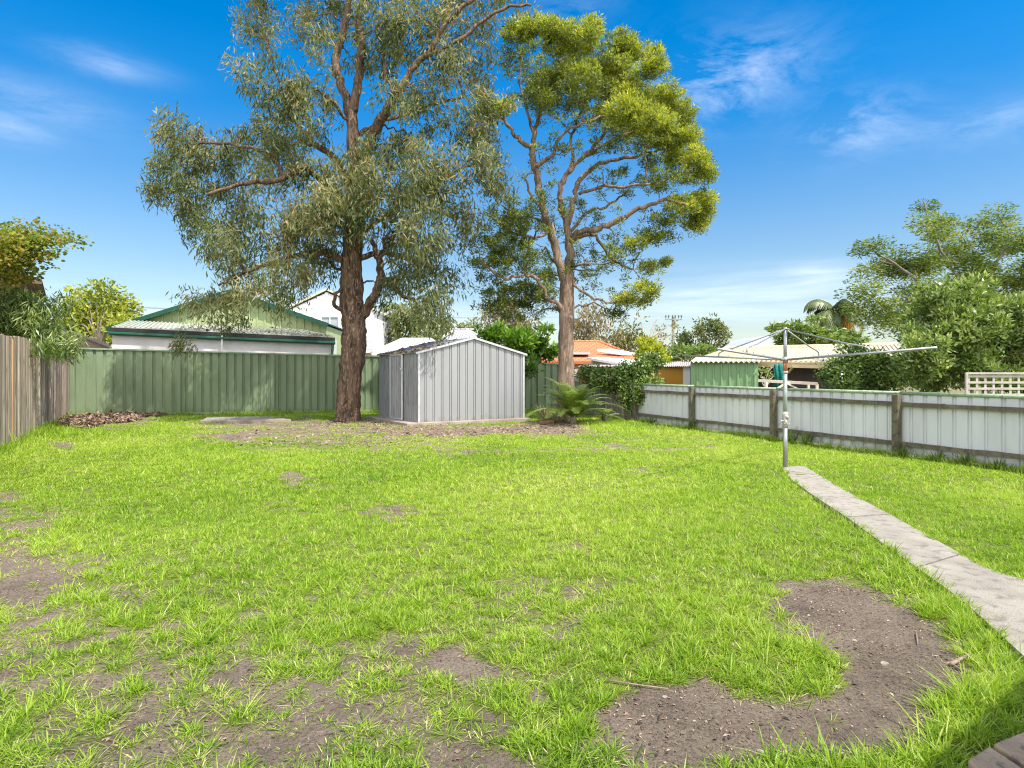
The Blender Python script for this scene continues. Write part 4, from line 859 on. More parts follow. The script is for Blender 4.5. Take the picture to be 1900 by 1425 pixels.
tree('magnolia_tree', 'bright glossy broad leaved tree peering over the fence beside the shed', 'tree', grounded(965, 22), 22, auto_limbs(968, 755, 965, 650, 5, 7, 55, 32),
     [(905, 622, 18, 11, 1.2), (930, 622, 24, 14, 1.2), (960, 630, 28, 18, 1.2), (990, 640, 26, 18, 1.2), (1010, 655, 22, 16, 1.2), (1028, 660, 10, 14, 1), (960, 655, 40, 14, 1), (985, 680, 14, 14, .7, -2.4), (1000, 615, 18, 10, .6)], bright, bark_grey,
     dict(clumps=75, leaves=42, spread=.28, depth=.8, mode='up', L=.21, W=.09, t0=.45, tl=.2, tc=.16, thick=.9, tup=.2), OB)
tree('garden_tree', 'small vivid yellow leaved tree above the creeper on the fence', 'tree', grounded(1206, 19), 19, auto_limbs(1206, 765, 1206, 665, 4, 5, 20, 22),
     [(1200, 640, 18, 10, 1.3), (1212, 655, 20, 14, 1.3), (1192, 662, 12, 14, 1.1), (1228, 672, 10, 16, 1), (1205, 675, 18, 12, 1)], leafmat('vivid_yellow_leaf', [(.10, .16, .02), (.25, .32, .03), (.45, .48, .04), (.6, .55, .06)], .4), bark_grey,
     dict(clumps=110, leaves=46, spread=.2, depth=.4, mode='up', L=.12, W=.06, t0=.55, tl=.2, thick=.9, tup=.2), OB)
# creeper over the fence corner
tree('creeper', 'green leafy creeper sprawling over the corner of the low fences', 'climbing plant', grounded(1150, 17), 16.6, [[(1168, 770, -.5, 3), (1170, 730, -.5, 2.5), (1172, 700, -.5, 2)], [(1170, 720, -.5, 2), (1130, 700, 0, 1.6), (1090, 698, .8, 1)], [(1172, 710, -.5, 2), (1195, 685, -.6, 1.4), (1210, 670, -.6, 1)]],
     [(1090, 690, 16, 8, 1.2, .9), (1100, 702, 20, 12, 1.3, .8), (1125, 700, 22, 14, 1.3, .4), (1145, 715, 16, 18, 1.3, .1), (1165, 700, 20, 22, 1.4, -.3), (1172, 730, 14, 22, 1.4, -.6), (1190, 690, 20, 20, 1.4, -.6), (1200, 715, 20, 14, 1.3, -.9), (1190, 735, 12, 12, 1.2, -1), (1205, 672, 18, 12, 1.3, -.6), (1166, 748, 6, 10, .8, -.7)], midg, bark_grey,
     dict(grow=1.2, clumps=150, leaves=44, spread=.17, depth=.3, mode='rand', L=.075, W=.05, t0=.5, tl=.24, tc=.14, thick=.7, shell=.35))

# right-hand garden
tree('flowering_shrub', 'big dense glossy green shrub with pale flower heads above the white fence', 'shrub', grounded(1800, 11.6), 11.6, auto_limbs(1795, 820, 1800, 680, 8, 9, 110, 110),
     [(1760, 560, 50, 30, 1), (1800, 540, 50, 26, .9), (1730, 600, 45, 40, 1.1), (1790, 610, 60, 45, 1.2), (1850, 590, 50, 45, 1.1), (1900, 600, 50, 50, 1), (1720, 660, 40, 40, 1.2), (1780, 670, 55, 40, 1.2), (1850, 650, 55, 40, 1.2), (1910, 670, 50, 40, 1.1), (1740, 700, 45, 26, 1.2), (1830, 700, 50, 24, 1.1), (1960, 640, 50, 60, .8), (1690, 690, 22, 26, 1), (1900, 710, 40, 20, 1), (1700, 630, 20, 20, .8)], pale_l, bark_grey,
     dict(clumps=46, leaves=70, spread=.19, depth=.8, mode='up', L=.105, W=.040, t0=.42, tl=.22, tc=.14, thick=1, tup=.22, shell=.33))
tree('garden_shrub', 'darker round shrub between the clothes hoist arm and the flowering shrub', 'shrub', grounded(1610, 13.2), 13.2, auto_limbs(1615, 798, 1612, 690, 5, 7, 70, 40),
     [(1560, 690, 30, 22, 1.2), (1600, 675, 36, 22, 1.2), (1640, 685, 36, 28, 1.2), (1675, 690, 26, 26, 1.1), (1580, 705, 40, 16, 1.2), (1640, 708, 40, 14, 1.2), (1545, 705, 14, 12, .9), (1590, 650, 22, 12, .7), (1560, 648, 14, 10, .4)], midg, bark_grey,
     dict(clumps=75, leaves=52, spread=.18, depth=.5, mode='rand', L=.085, W=.045, t0=.35, tl=.22, tc=.12, thick=.9, shell=.35))
feather = leafmat('feathery_leaf', [(.06, .10, .02), (.13, .19, .032), (.25, .30, .055), (.38, .33, .09)], .4)
tree('feathery_tree', 'tall feathery yellow green tree behind the flowering shrub on the right', 'tree', grounded(1830, 15.5), 15.5,
     [[(1832, 792, 0, 7), (1828, 700, 0, 6), (1815, 600, 0, 5), (1800, 540, 0, 4)], [(1800, 560, 0, 4), (1770, 500, .3, 3), (1735, 440, .4, 2), (1712, 370, .4, 1)], [(1805, 560, 0, 4), (1840, 500, -.3, 3), (1870, 440, -.4, 2), (1850, 395, -.4, 1)],
      [(1800, 580, 0, 3.5), (1730, 540, -.5, 3), (1660, 490, -.6, 2), (1600, 450, -.6, 1)], [(1815, 600, 0, 3.5), (1870, 550, .4, 3), (1920, 490, .4, 2), (1960, 430, .4, 1)], [(1810, 610, 0, 3), (1700, 600, .6, 2.5), (1630, 560, .8, 1.6), (1595, 530, .8, 1)], [(1770, 500, .3, 2.5), (1800, 450, .8, 2), (1820, 420, 1, 1)]],
     [(1712, 375, 12, 20, .8), (1725, 415, 26, 20, .8), (1755, 420, 26, 26, .7), (1620, 458, 30, 14, .9), (1650, 495, 46, 22, 1), (1598, 462, 12, 10, .6), (1700, 490, 44, 32, 1), (1760, 460, 46, 32, 1), (1830, 430, 26, 26, .9), (1852, 405, 20, 20, .8), (1875, 450, 36, 34, 1), (1805, 495, 50, 32, 1), (1885, 520, 36, 36, 1), (1600, 545, 26, 24, .8), (1625, 580, 40, 30, .9),
      (1665, 600, 36, 28, .9), (1725, 540, 42, 26, .8), (1610, 510, 24, 16, .6), (1680, 550, 34, 24, .8), (1940, 470, 50, 50, .9), (1960, 540, 50, 50, .8), (1850, 560, 50, 30, .8)], feather, bark_grey,
     dict(boughs=90, clumps=42, leaves=120, spread=.40, depth=1.3, mode='flat', L=.09, W=.028, t0=.42, tl=.2, tc=.16, thick=1, sag=-.05))
tree('garden_tree', 'pale green spreading tree behind the cream roof left of the palm', 'tree', grounded(1500, 27), 27, auto_limbs(1500, 743, 1502, 650, 5, 7, 60, 36),
     [(1445, 607, 18, 7, 1), (1470, 605, 20, 10, 1), (1460, 628, 24, 16, 1.2), (1495, 612, 24, 16, 1.2), (1530, 620, 26, 18, 1.2), (1560, 630, 26, 18, 1.2), (1500, 640, 50, 12, 1.2), (1590, 640, 20, 14, 1), (1438, 612, 8, 6, .6), (1515, 596, 16, 7, .7)], pale_l, bark_grey,
     dict(clumps=75, leaves=44, spread=.36, depth=1, mode='flat', L=.20, W=.09, t0=.45, tl=.22, tc=.15, thick=1), OB)

# left-hand garden
tree('garden_tree', 'spreading tree with reddening leaves over the left paling fence', 'tree', grounded(-60, 13), 13, [[(-60, 800, 0, 9), (-55, 620, 0, 7), (-40, 540, 0, 5)], [(-40, 560, 0, 5), (20, 490, 0, 3), (80, 455, 0, 2), (130, 450, 0, 1)], [(-40, 540, 0, 4), (-10, 470, .3, 3), (30, 430, .3, 1.5)]],
     [(35, 430, 26, 16, .9), (10, 460, 34, 26, 1.1), (60, 455, 36, 22, 1), (95, 440, 26, 13, .8), (125, 445, 16, 10, .7), (45, 480, 40, 18, 1), (-10, 500, 40, 28, 1.2), (25, 505, 30, 20, 1), (85, 470, 26, 12, .7), (-40, 460, 50, 40, .9), (-60, 520, 50, 40, .9), (55, 415, 10, 9, .6), (-5, 440, 24, 20, .8)], autumn, bark_grey,
     dict(boughs=40, clumps=80, leaves=30, spread=.30, depth=.8, mode='flat', L=.085, W=.06, t0=.55, tl=.24, tc=.15, thick=1), 'plants along the left fence')
tree('strappy_shrub', 'dense shrub with long narrow leaves spilling over the left paling fence', 'shrub', grounded(20, 13.5), 13.5, auto_limbs(20, 796, 30, 620, 5, 8, 80, 60),
     [(15, 590, 36, 30, 1.2), (50, 600, 36, 30, 1.2), (85, 580, 30, 30, .9), (40, 560, 36, 26, .8), (80, 615, 34, 20, 1.2), (110, 620, 24, 18, 1), (20, 545, 30, 20, .7), (115, 560, 16, 22, .35), (40, 625, 40, 18, 1), (-30, 590, 40, 50, 1), (118, 640, 16, 12, .9, -.2), (85, 635, 30, 10, .9, -1)], pale_l, bark_grey,
     dict(clumps=62, leaves=44, spread=.28, depth=.6, mode='droop', L=.20, W=.024, t0=.40, tl=.22, tc=.15, thick=1), 'plants along the left fence')

# ---------------------------------------------------------------- palms and ground plants
def frond(mb, base, az, el, L, nleaf=26, ll=.22, lw=.022, droop=.9, leafdroop=.2, tn=(.3, .9), rr=.012):
    pts = []; p = Vector(base); e = el; seg = 12; t0 = random.uniform(*tn)
    for i in range(seg + 1):
        pts.append(p.copy()); p = p + Vector((math.cos(az) * math.cos(e), math.sin(az) * math.cos(e), math.sin(e))) * (L / seg); e -= droop / seg * (1 + i / seg)
    mb.tube(pts, [rr * (1 - .75 * i / seg) for i in range(seg + 1)], 4, t=t0 * .8 + .15)
    for i in range(nleaf):
        f = .12 + .88 * (i + .5) / nleaf; k = f * seg; j = min(int(k), seg - 1); q_ = pts[j].lerp(pts[j + 1], k - j); d = (pts[j + 1] - pts[j]).normalized()
        sd = d.cross(Vector((0, 0, 1))).normalized(); l_ = ll * (math.sin(math.pi * min(1, f * .9 + .1)) ** .6 + .15) * random.uniform(.85, 1.1)
        for s_ in (-1, 1):
            dr_ = (sd * s_ * .85 + d * .65 + Vector((0, 0, .25 - leafdroop + random.uniform(-.12, .12)))).normalized(); nrm = dr_.cross(d).normalized(); wv = d * lw / 2
            tip = q_ + dr_ * l_ - Vector((0, 0, leafdroop * l_ * .4)); mid = q_ + dr_ * l_ * .5
            mb.add([q_ - wv * .5, mid - wv, tip, mid + wv, q_ + wv * .5], [(0, 1, 2, 3, 4)], min(1, max(0, t0 + random.uniform(-.15, .15))))
palm_leaf = leafmat('palm_leaflet', [(.045, .075, .025), (.09, .14, .03), (.16, .23, .045), (.26, .33, .07)], .35, .4, .5)
def ground_palm(base, n_, Lr, label, elr=(.25, 1.35), azr=(0, 2 * math.pi), **kw):
    r_ = thing('ground_palm', label, 'palm', base, 'low palms under the paperbark')
    mb = MB(); mb.ball(Vector(base) + Vector((0, 0, .08)), (.10, .10, .14), nu=8, nv=5, jit=.2); mb.build('stem', bark_grey, r_)
    mb = MB()
    for i in range(n_):
        az = azr[0] + (azr[1] - azr[0]) * (i + random.random()) / n_; frond(mb, Vector(base) + Vector((0, 0, .12)), az, random.uniform(*elr), random.uniform(*Lr), **kw)
    mb.build('fronds', palm_leaf, r_)
ground_palm(G(1064, 786), 44, (1.0, 1.45), 'feathery green palm clump at the foot of the paperbark', ll=.22, lw=.024, droop=.95, nleaf=34, elr=(.6, 1.52))
ground_palm(G(1122, 782), 12, (.5, .8), 'smaller low palm spreading beside the low paling fence', elr=(.1, .8), ll=.15, lw=.015, droop=.8)
# dry strappy tuft at the paperbark foot
def tuft(name, label, cat, px, py, n_, h, wd, mat, spread=.06, tn=(.2, .9), z=0, group=None, lean=.6):
    c_ = G(px, py) if not isinstance(px, Vector) else px; mb = MB()
    for i in range(n_):
        az = random.uniform(0, 6.28); ln = abs(random.gauss(lean, .3)); hh_ = h * random.uniform(.5, 1.1); b0 = c_ + Vector((math.cos(az), math.sin(az), 0)) * random.random() * spread + Vector((0, 0, z))
        dv = Vector((math.cos(az) * math.sin(ln), math.sin(az) * math.sin(ln), math.cos(ln))); sd = Vector((-math.sin(az), math.cos(az), 0)) * wd / 2
        m1_ = b0 + dv * hh_ * .55; tp = b0 + dv * hh_ + Vector((math.cos(az), math.sin(az), -.6)) * hh_ * .25 * ln
        mb.add([b0 - sd * .7, b0 + sd * .7, m1_ + sd, m1_ - sd, tp], [(0, 1, 2, 3), (3, 2, 4)], random.uniform(*tn))
    return tag(mb.build(name, mat, origin=c_), label, cat, group)
dry_l = leafmat('dry_strap_leaf', [(.12, .16, .04), (.26, .26, .10), (.42, .36, .20), (.50, .38, .28)], .3)
tuft('grass_tuft', 'dry straw coloured tuft left of the paperbark foot', 'grass tuft', 1015, 783, 90, .45, .022, dry_l, .16, (.3, 1), lean=.8)
tuft('grass_tuft', 'pinkish dry tuft against the green fence behind the paperbark', 'grass tuft', 1008, 770, 60, .4, .025, dry_l, .2, (.6, 1), lean=.6)
brick_m = M('old_brick', (.30, .15, .10), (.20, .10, .075), 14, .9, 0, .004, 50)
for px, py, lb, an_ in ((1009, 787, 'half brick lying left of the palm clump', .3), (1022, 785, 'dark brick beside the palm clump stem', -.4)):
    p = G(px, py); tag(MB().box(p + Vector((0, 0, .04)), (.22, .11, .075), an_).build('brick', brick_m, origin=p, bevel=.006), lb, 'brick', 'bricks by the palm')
weed_l = leafmat('weed_leaf', [(.04, .08, .02), (.08, .14, .03), (.15, .21, .05), (.24, .26, .10)], .35)
wlab = ['leafy weed at the foot of the white fence beside its corner', 'low weed under the first timber post of the white fence', 'weed growing up the white fence just right of the hoist pole', 'thin weed between the hoist and the thick fence post',
        'small weed at the base of the thick fence post', 'weed patch at the fence foot right of the thick post', 'weed clump under the rail near the right end of the white fence', 'low dark weed by the white fence at the photo edge']
for i, (px, hgt) in enumerate([(1215, .22), (1290, .28), (1475, .38), (1502, .30), (1680, .30), (1745, .20), (1800, .24), (1860, .18)]):
    p = onright(px) + nn * 0; nr = Vector((RB - RA).normalized()); nin = Vector((nr.y, -nr.x, 0)); p = p + nin * .10; p.z = 0
    tuft('weed', wlab[i], 'weed', p, 0, 45, hgt, .014, weed_l, .10, (.1, .9), group='weeds along the white fence', lean=.5)
# long grass fringe at fence feet
def fringe(A, B, off, n_, h, name, label):
    t_ = rng.random(n_); A = np.array(A)[:2]; B = np.array(B)[:2]; d_ = (B - A) / np.linalg.norm(B - A); nr = np.array([d_[1], -d_[0]])
    p_ = A + (B - A) * t_[:, None] + nr * (off + np.abs(rng.normal(0, .06, (n_, 1))) * np.sign(off)); lump = fbm(t_ * 23, t_ * 0, 88, 3); k_ = rng.random(n_) < np.clip((lump - .35) * 4, .1, 1); p_ = p_[k_]; n_ = len(p_)
    C = np.concatenate([p_, hz(p_[:, 0], p_[:, 1])[:, None]], 1); D_ = rng.normal(size=(n_, 3)) * .35; D_[:, 2] = 1; D_ = unit(D_)
    tag(leaves(C, D_, h * rng.lognormal(0, .35, n_), np.full(n_, .011), rng.uniform(.1, .75, n_), name, bpy.data.materials['grass_blade']), label, 'grass', kind='stuff')
fringe(RA, RB, .06, 5000, .085, 'fence_grass', 'ragged longer grass along the foot of the white fence')
fringe(BK0, BK1, .10, 3500, .12, 'fence_grass', 'ragged longer grass along the foot of the green fence')
fringe(LA, LB, .08, 4500, .13, 'fence_grass', 'long grass along the foot of the left paling fence')

pl_pts = [G(*q) for q in PATH_L[:-1]]; pr_pts = [G(*q) for q in PATH_R[:-1]]
for nm_, pts_, sg in (('left', pl_pts, 1), ('right', pr_pts, -1)):      # grass creeping over both path edges
    Cs = []
    for u_, v_ in zip(pts_, pts_[1:]):
        L_ = (v_ - u_).length; k_ = int(L_ * 330); t_ = rng.random(k_); lump = fbm(u_.x * 9 + t_ * L_ * 6, t_ * 0 + u_.y, 66, 3); k2 = rng.random(k_) < np.clip((lump - .42) * 5, 0, 1)
        q_ = np.array(u_)[:2] + (np.array(v_) - np.array(u_))[:2] * t_[:, None]; Cs.append(q_[k2])
    q_ = np.concatenate(Cs); q_[:, 0] += -sg * np.abs(rng.normal(0, .018, len(q_))) + sg * .006; n_ = len(q_)
    C = np.concatenate([q_, np.maximum(hz(q_[:, 0], q_[:, 1]), -.01)[:, None]], 1); D_ = rng.normal(size=(n_, 3)) * .35; D_[:, 0] += sg * .55; D_[:, 2] = .8; D_ = unit(D_)
    tag(leaves(C, D_, .05 * rng.lognormal(0, .3, n_), np.full(n_, .0055), rng.uniform(.1, .8, n_), 'path_edge_grass', bpy.data.materials['grass_blade']), 'grass creeping over the %s edge of the concrete path' % nm_, 'grass', kind='stuff')
# tall palm behind the cream roof
DP = 30; pb = grounded(1556, DP); tp_ = thing('tall_palm', 'tall palm with drooping fronds and an orange flower spray', 'palm', pb)
top = P(1550, 580, DP)
MB().tube([pb, pb.lerp(top, .5) + Vector((.1, 0, 0)), top], [.2, .17, .15], 12).build('trunk', bark_grey, tp_, smooth=True)
mb = MB()
for i in range(18):
    az = 2 * math.pi * (i + random.random() * .5) / 18; frond(mb, top, az, random.uniform(.1, 1.45), random.uniform(1.7, 2.3), nleaf=44, ll=.55, lw=.06, droop=1.9, leafdroop=.9, rr=.04)
mb.build('fronds', leafmat('tall_palm_leaflet', [(.04, .06, .025), (.08, .115, .04), (.14, .18, .06), (.22, .24, .09)], .3, .4, .5), tp_)
mb = MB()
for i in range(80):
    a = P(1566, 580, DP - .8) + Vector((random.gauss(0, .04), random.gauss(0, .1), 0)); e_ = a + Vector((random.gauss(.25, .13), random.gauss(0, .15), random.uniform(-.95, -.3))); mb.tube([a, (a + e_) / 2 + Vector((.08, 0, .1)), e_], [.016, .016, .01], 3, cap=False)
mb.build('flower_spray', M('orange_flower', (.75, .38, .06), (.6, .28, .05), 12, .8), tp_)
mb = MB()
for i in range(4):
    a = top + Vector((0, 0, -.1)); e_ = P(1538 + i * 14, 622, DP - .5); mb.tube([a, a.lerp(e_, .5) + Vector((-.1, 0, .15)), e_], [.05, .035, .015], 5)
mb.build('dead_stalks', M('brown_stalk', (.30, .14, .08), (.2, .1, .06), 10, .9), tp_)

# strap leaves hanging over the fence corner on the left
mb = MB()
for i in range(70):
    a = P(random.uniform(50, 125), random.uniform(618, 645), 15.3 + random.uniform(-.6, .4)); az = random.uniform(-.9, .5); Lf = random.uniform(.4, .8)
    dv = Vector((math.cos(az), math.sin(az) * .6, random.uniform(-.45, .25))).normalized(); sd = dv.cross(Vector((0, 1, .4))).normalized() * .02
    m1_ = a + dv * Lf * .5; tp = a + dv * Lf + Vector((0, 0, -.22)) * Lf; mb.add([a - sd * .5, a + sd * .5, m1_ + sd, m1_ - sd, tp], [(0, 1, 2, 3), (3, 2, 4)], random.uniform(.4, 1))
tag(mb.build('strap_leaf_plant', leafmat('variegated_strap', [(.10, .14, .03), (.22, .26, .07), (.42, .42, .18), (.55, .52, .28)], .3), origin=grounded(100, 15.4)), 'yellow striped strap leaves hanging over the left fence corner', 'plant')

# ---------------------------------------------------------------- neighbouring buildings
def quadp(*pp): return [P(*p) for p in pp]
dark_green = M('dark_green_trim', (.008, .062, .036), (.011, .078, .045), 5, .5)
lt_green = M('pale_green_cladding', (.40, .48, .24), (.34, .42, .21), 2, .6)
white_rend = M('white_render', (.74, .71, .71), (.62, .59, .60), 1.4, .85, 0, .004, 12)
white_wood = M('white_weatherboard', (.80, .79, .78), (.72, .71, .70), 2, .7)
rusty_roof = M('stained_metal_roof', (.42, .46, .38), (.30, .33, .28), 3, .7, .1, c3=(.30, .18, .13))
gap_shade = M('dark_gutter_gap', (.03, .035, .035), (.02, .02, .02), 3, .8)
glass = M('window_glass', (.10, .11, .12), (.14, .15, .16), 1, .12, 0, spec=.8)
blind = M('window_blind', (.45, .47, .50), (.38, .40, .43), 2, .5)

# green gabled garage with lean-to
DGg = 23.5
gg = thing('garage', 'big pale green gabled garage with dark green barge boards and rusty lean to', 'building', grounded(420, DGg))
prof_r = [(0, 0), (.82, 0), (.86, .02), (.95, .02)]
A_ = P(213, HOR, DGg); B_ = P(606, HOR, DGg + .8); A_.z = B_.z = 0; Lg = (B_ - A_).length
zl_, zp_, zr_ = P(0, 609, DGg).z, P(0, 541, DGg + .4).z, P(0, 602, DGg + .8).z; tp_x = .55
def gz_(q):
    f = q / Lg; return zl_ + (zp_ - zl_) * f / tp_x if f < tp_x else zp_ + (zr_ - zp_) * (f - tp_x) / (1 - tp_x)
mb = MB(); fs_ = [i / 60 for i in range(61)]
d_ = (B_ - A_) / Lg
for f0, f1 in zip(fs_, fs_[1:]):
    q0, q1 = f0 * Lg, f1 * Lg; a, b_ = A_ + d_ * q0, A_ + d_ * q1
    mb.add([a, b_, b_ + Vector((0, 0, gz_(q1) - .05)), a + Vector((0, 0, gz_(q0) - .05))], [(0, 1, 2, 3)])
for i in range(1, 27):
    q0 = i * Lg / 27; a = A_ + d_ * q0; mb.box(a + Vector((0, -.01, gz_(q0) / 2)), (.055, .05, gz_(q0) - .12), math.atan2(d_.y, d_.x))
bk = Vector((d_.y * -8, d_.x * 8, 0))
mb.add([A_, A_ + bk, A_ + bk + up * (zl_ - .05), A_ + up * (zl_ - .05)], [(0, 1, 2, 3)]); mb.add([B_, B_ + bk, B_ + bk + up * (zr_ - .05), B_ + up * (zr_ - .05)], [(3, 2, 1, 0)])
mb.build('gable_wall', lt_green, gg)
pl, pp_, pr = A_ - d_ * .15 + up * (zl_ - .05) , A_ + d_ * Lg * tp_x + up * (zp_), B_ + d_ * .12 + up * (zr_ - .02); fo = Vector((0, -.22, 0))
for a, b_ in ((pl, pp_), (pp_, pr)):
    MB().hexa([a + fo, b_ + fo, b_ + bk, a + bk], [v + up * .06 for v in (a + fo, b_ + fo, b_ + bk, a + bk)]).build('roof', dark_green, gg)
    MB().bar(a + fo * 1.15 + up * -.02, b_ + fo * 1.15 + up * -.02, .03, .17).build('barge_board', dark_green, gg)
# lean-to
T0, T1, E0, E1 = P(240, 595, 23.2), P(560, 612, 24.0), P(207, 606, 21.2), P(622, 625, 22.6)
lt = MB(); nr_ = 46
for i in range(nr_):
    f0, f1 = i / nr_, (i + 1) / nr_; a, b_, c_, e_ = E0.lerp(E1, f0), E0.lerp(E1, f1), T0.lerp(T1, f1), T0.lerp(T1, f0)
    fm = (f0 * .45 + f1 * .55); r0, r1 = E0.lerp(E1, fm), T0.lerp(T1, fm)
    lt.hexa([v - up * .03 for v in (a, b_, c_, e_)], [a, b_, c_, e_]) ; lt.bar(r0 + up * .015, r1 + up * .015, .045, .035)
lt.build('lean_to_roof', rusty_roof, gg)
MB().bar(E0 + Vector((0, -.04, -.10)), E1 + Vector((0, -.04, -.10)), .10, .13).build('eave_gap_shade', gap_shade, gg)  # solid near-black bar, paints in the shade of the gap under the eave
MB().tube([E0 + Vector((-.03, -.1, -.24)), E0.lerp(E1, .5) + Vector((0, -.1, -.25)), E1 + Vector((.03, -.1, -.24))], .065, 8).build('gutter', dark_green, gg)
W0, W1 = E0.copy(), E1.copy(); W0.y += .03; W1.y += .03; W0.z = W1.z = 0; h0, h1 = E0.z - .12, E1.z - .12
MB().hexa([W0, W1, W1 + Vector((0, .15, 0)), W0 + Vector((0, .15, 0))], [W0 + up * h0, W1 + up * h1, W1 + Vector((0, .15, h1)), W0 + Vector((0, .15, h0))]).build('lean_to_wall', white_rend, gg)
MB().bar(P(412, 655, 21.75), P(412, 622, 21.75), .05, .03).build('wall_batten', white_rend, gg)
MB().tube([P(616, 660, 22.5), P(618, 634, 22.5)], .05, 8).build('downpipe', dark_green, gg)

n_ = 700; u_ = rng.random(n_) ** 1.5; v_ = .28 + .7 * rng.random(n_)
pp = np.array([tuple(E0.lerp(E1, b_).lerp(T0.lerp(T1, b_), a) + up * random.uniform(.02, .06)) for a, b_ in zip(u_, v_)])
chips('roof_litter', 'dead gum leaves lying on the rusty lean to roof of the garage', pp, .08, litter_m, flat=.4, tints=(.05, .6))
# white weatherboard house
DW = 31
wh = thing('weatherboard_house', 'white two storey weatherboard house behind the gum trunk', 'house', grounded(610, DW))
wx0, wx1 = 532, 694; zt = P(0, 577, DW).z; mb = MB(); pkx = 606; pkz = P(0, 541, DW).z
def gab(px): return pkz + (zt - pkz) * abs(px - pkx) / ((pkx - wx0) if px < pkx else (wx1 - pkx))
z_ = 0.0; bh = .21
X0 = P(wx0, HOR, DW).x; X1 = P(wx1, HOR, DW).x; XP = P(pkx, HOR, DW).x
while z_ < pkz - .1:
    zc = z_ + bh
    if zc <= zt: xa, xb = X0, X1
    else: f_ = (zc - zt) / (pkz - zt); xa, xb = X0 + (XP - X0) * f_, X1 + (XP - X1) * f_
    if xb - xa > .1: mb.hexa([(xa, DW - .035, z_ - .01), (xb, DW - .035, z_ - .01), (xb, DW, z_ - .01), (xa, DW, z_ - .01)], [(xa, DW - .008, zc), (xb, DW - .008, zc), (xb, DW, zc), (xa, DW, zc)])
    z_ += bh
mb.add([(X0, DW, 0), (X1, DW, 0), (X1, DW, zt), (XP, DW, pkz - .05), (X0, DW, zt)], [(0, 1, 2, 3, 4)])
mb.hexa([(X0, DW + .01, 0), (X1, DW + .01, 0), (X1, DW + 7, 0), (X0, DW + 7, 0)], [(X0, DW + .01, zt - .02), (X1, DW + .01, zt - .02), (X1, DW + 7, zt - .02), (X0, DW + 7, zt - .02)])
mb.build('wall', white_wood, wh)
cream_tr = M('cream_barge', (.74, .66, .50), (.66, .58, .44), 3, .6)
for xa in (X0 - .15, X1 + .15):
    a, b_ = Vector((xa, DW - .1, zt - .02)), Vector((XP, DW - .1, pkz + .06)); MB().hexa([a, b_, b_ + Vector((0, 7.2, 0)), a + Vector((0, 7.2, 0))], [v + up * .12 for v in (a, b_, b_ + Vector((0, 7.2, 0)), a + Vector((0, 7.2, 0)))]).build('roof', cream_tr, wh)
a, b_ = P(597, 588, DW), P(629, 617, DW); wn = MB(); cx_, cz_ = (a.x + b_.x) / 2, (a.z + b_.z) / 2; ww, hh_ = b_.x - a.x, a.z - b_.z
for sx_ in (-1, 1): wn.box((cx_ + sx_ * ww / 2, DW - .07, cz_), (.06, .08, hh_ + .08))
for sz_ in (-1, 1): wn.box((cx_, DW - .07, cz_ + sz_ * hh_ / 2), (ww, .078, .06))
wn.box((cx_, DW - .07, cz_), (.05, .07, hh_)); wo = wn.build('window', white_wood, wh)
MB().box((cx_ - ww / 4, DW - .05, cz_), (ww / 2, .02, hh_)).build('pane', blind, wo); MB().box((cx_ + ww / 4, DW - .05, cz_), (ww / 2, .02, hh_)).build('pane', blind, wo)
MB().box((X1 - 1, DW - .06, P(0, 656, DW).z), (3, .05, .09)).build('red_flashing', M('red_flashing', (.35, .05, .04), rough=.6), wh)
MB().box(((P(549, 0, DW)).x, DW - .04, zt * .75), (.05, .05, 2.4)).build('corner_board', white_wood, wh)

# generic hipped house
def hip_house(name, label, pts, D0, dep, eave_y, ridge, roofm, wallm, ov=.4):
    """pts: px of left and right eave; ridge: (px0,px1,py)"""
    h_ = thing(name, label, 'house', grounded((pts[0] + pts[1]) / 2, D0)); ez_ = P(0, eave_y, D0).z
    xa, xb = P(pts[0], 0, D0).x, P(pts[1], 0, D0).x; Dr = D0 + dep / 2
    ra, rb = P(ridge[0], ridge[2], Dr), P(ridge[1], ridge[2], Dr)
    c_ = [Vector((xa, D0, ez_)), Vector((xb, D0, ez_)), Vector((xb, D0 + dep, ez_)), Vector((xa, D0 + dep, ez_))]
    MB().add(c_ + [ra, rb], [(0, 1, 5, 4), (1, 2, 5), (2, 3, 4, 5), (3, 0, 4), (3, 2, 1, 0)]).build('roof', roofm, h_)
    MB().hexa([(xa + ov, D0 + ov, 0), (xb - ov, D0 + ov, 0), (xb - ov, D0 + dep - ov, 0), (xa + ov, D0 + dep - ov, 0)], [(xa + ov, D0 + ov, ez_ - .01), (xb - ov, D0 + ov, ez_ - .01), (xb - ov, D0 + dep - ov, ez_ - .01), (xa + ov, D0 + dep - ov, ez_ - .01)]).build('wall', wallm, h_)
    mb_2 = MB()
    for a, b_ in ((c_[0], ra), (c_[1], rb), (ra, rb)): mb_2.tube([a, b_], .09, 6)
    mb_2.build('ridge_caps', roofm, h_)
    MB().box(((xa + xb) / 2, D0 - .02, ez_ - .05), (xb - xa, .1, .14)).build('gutter', bpy.data.materials.get('gutter_' + name) or wallm, h_)
    return h_, c_, ra, rb
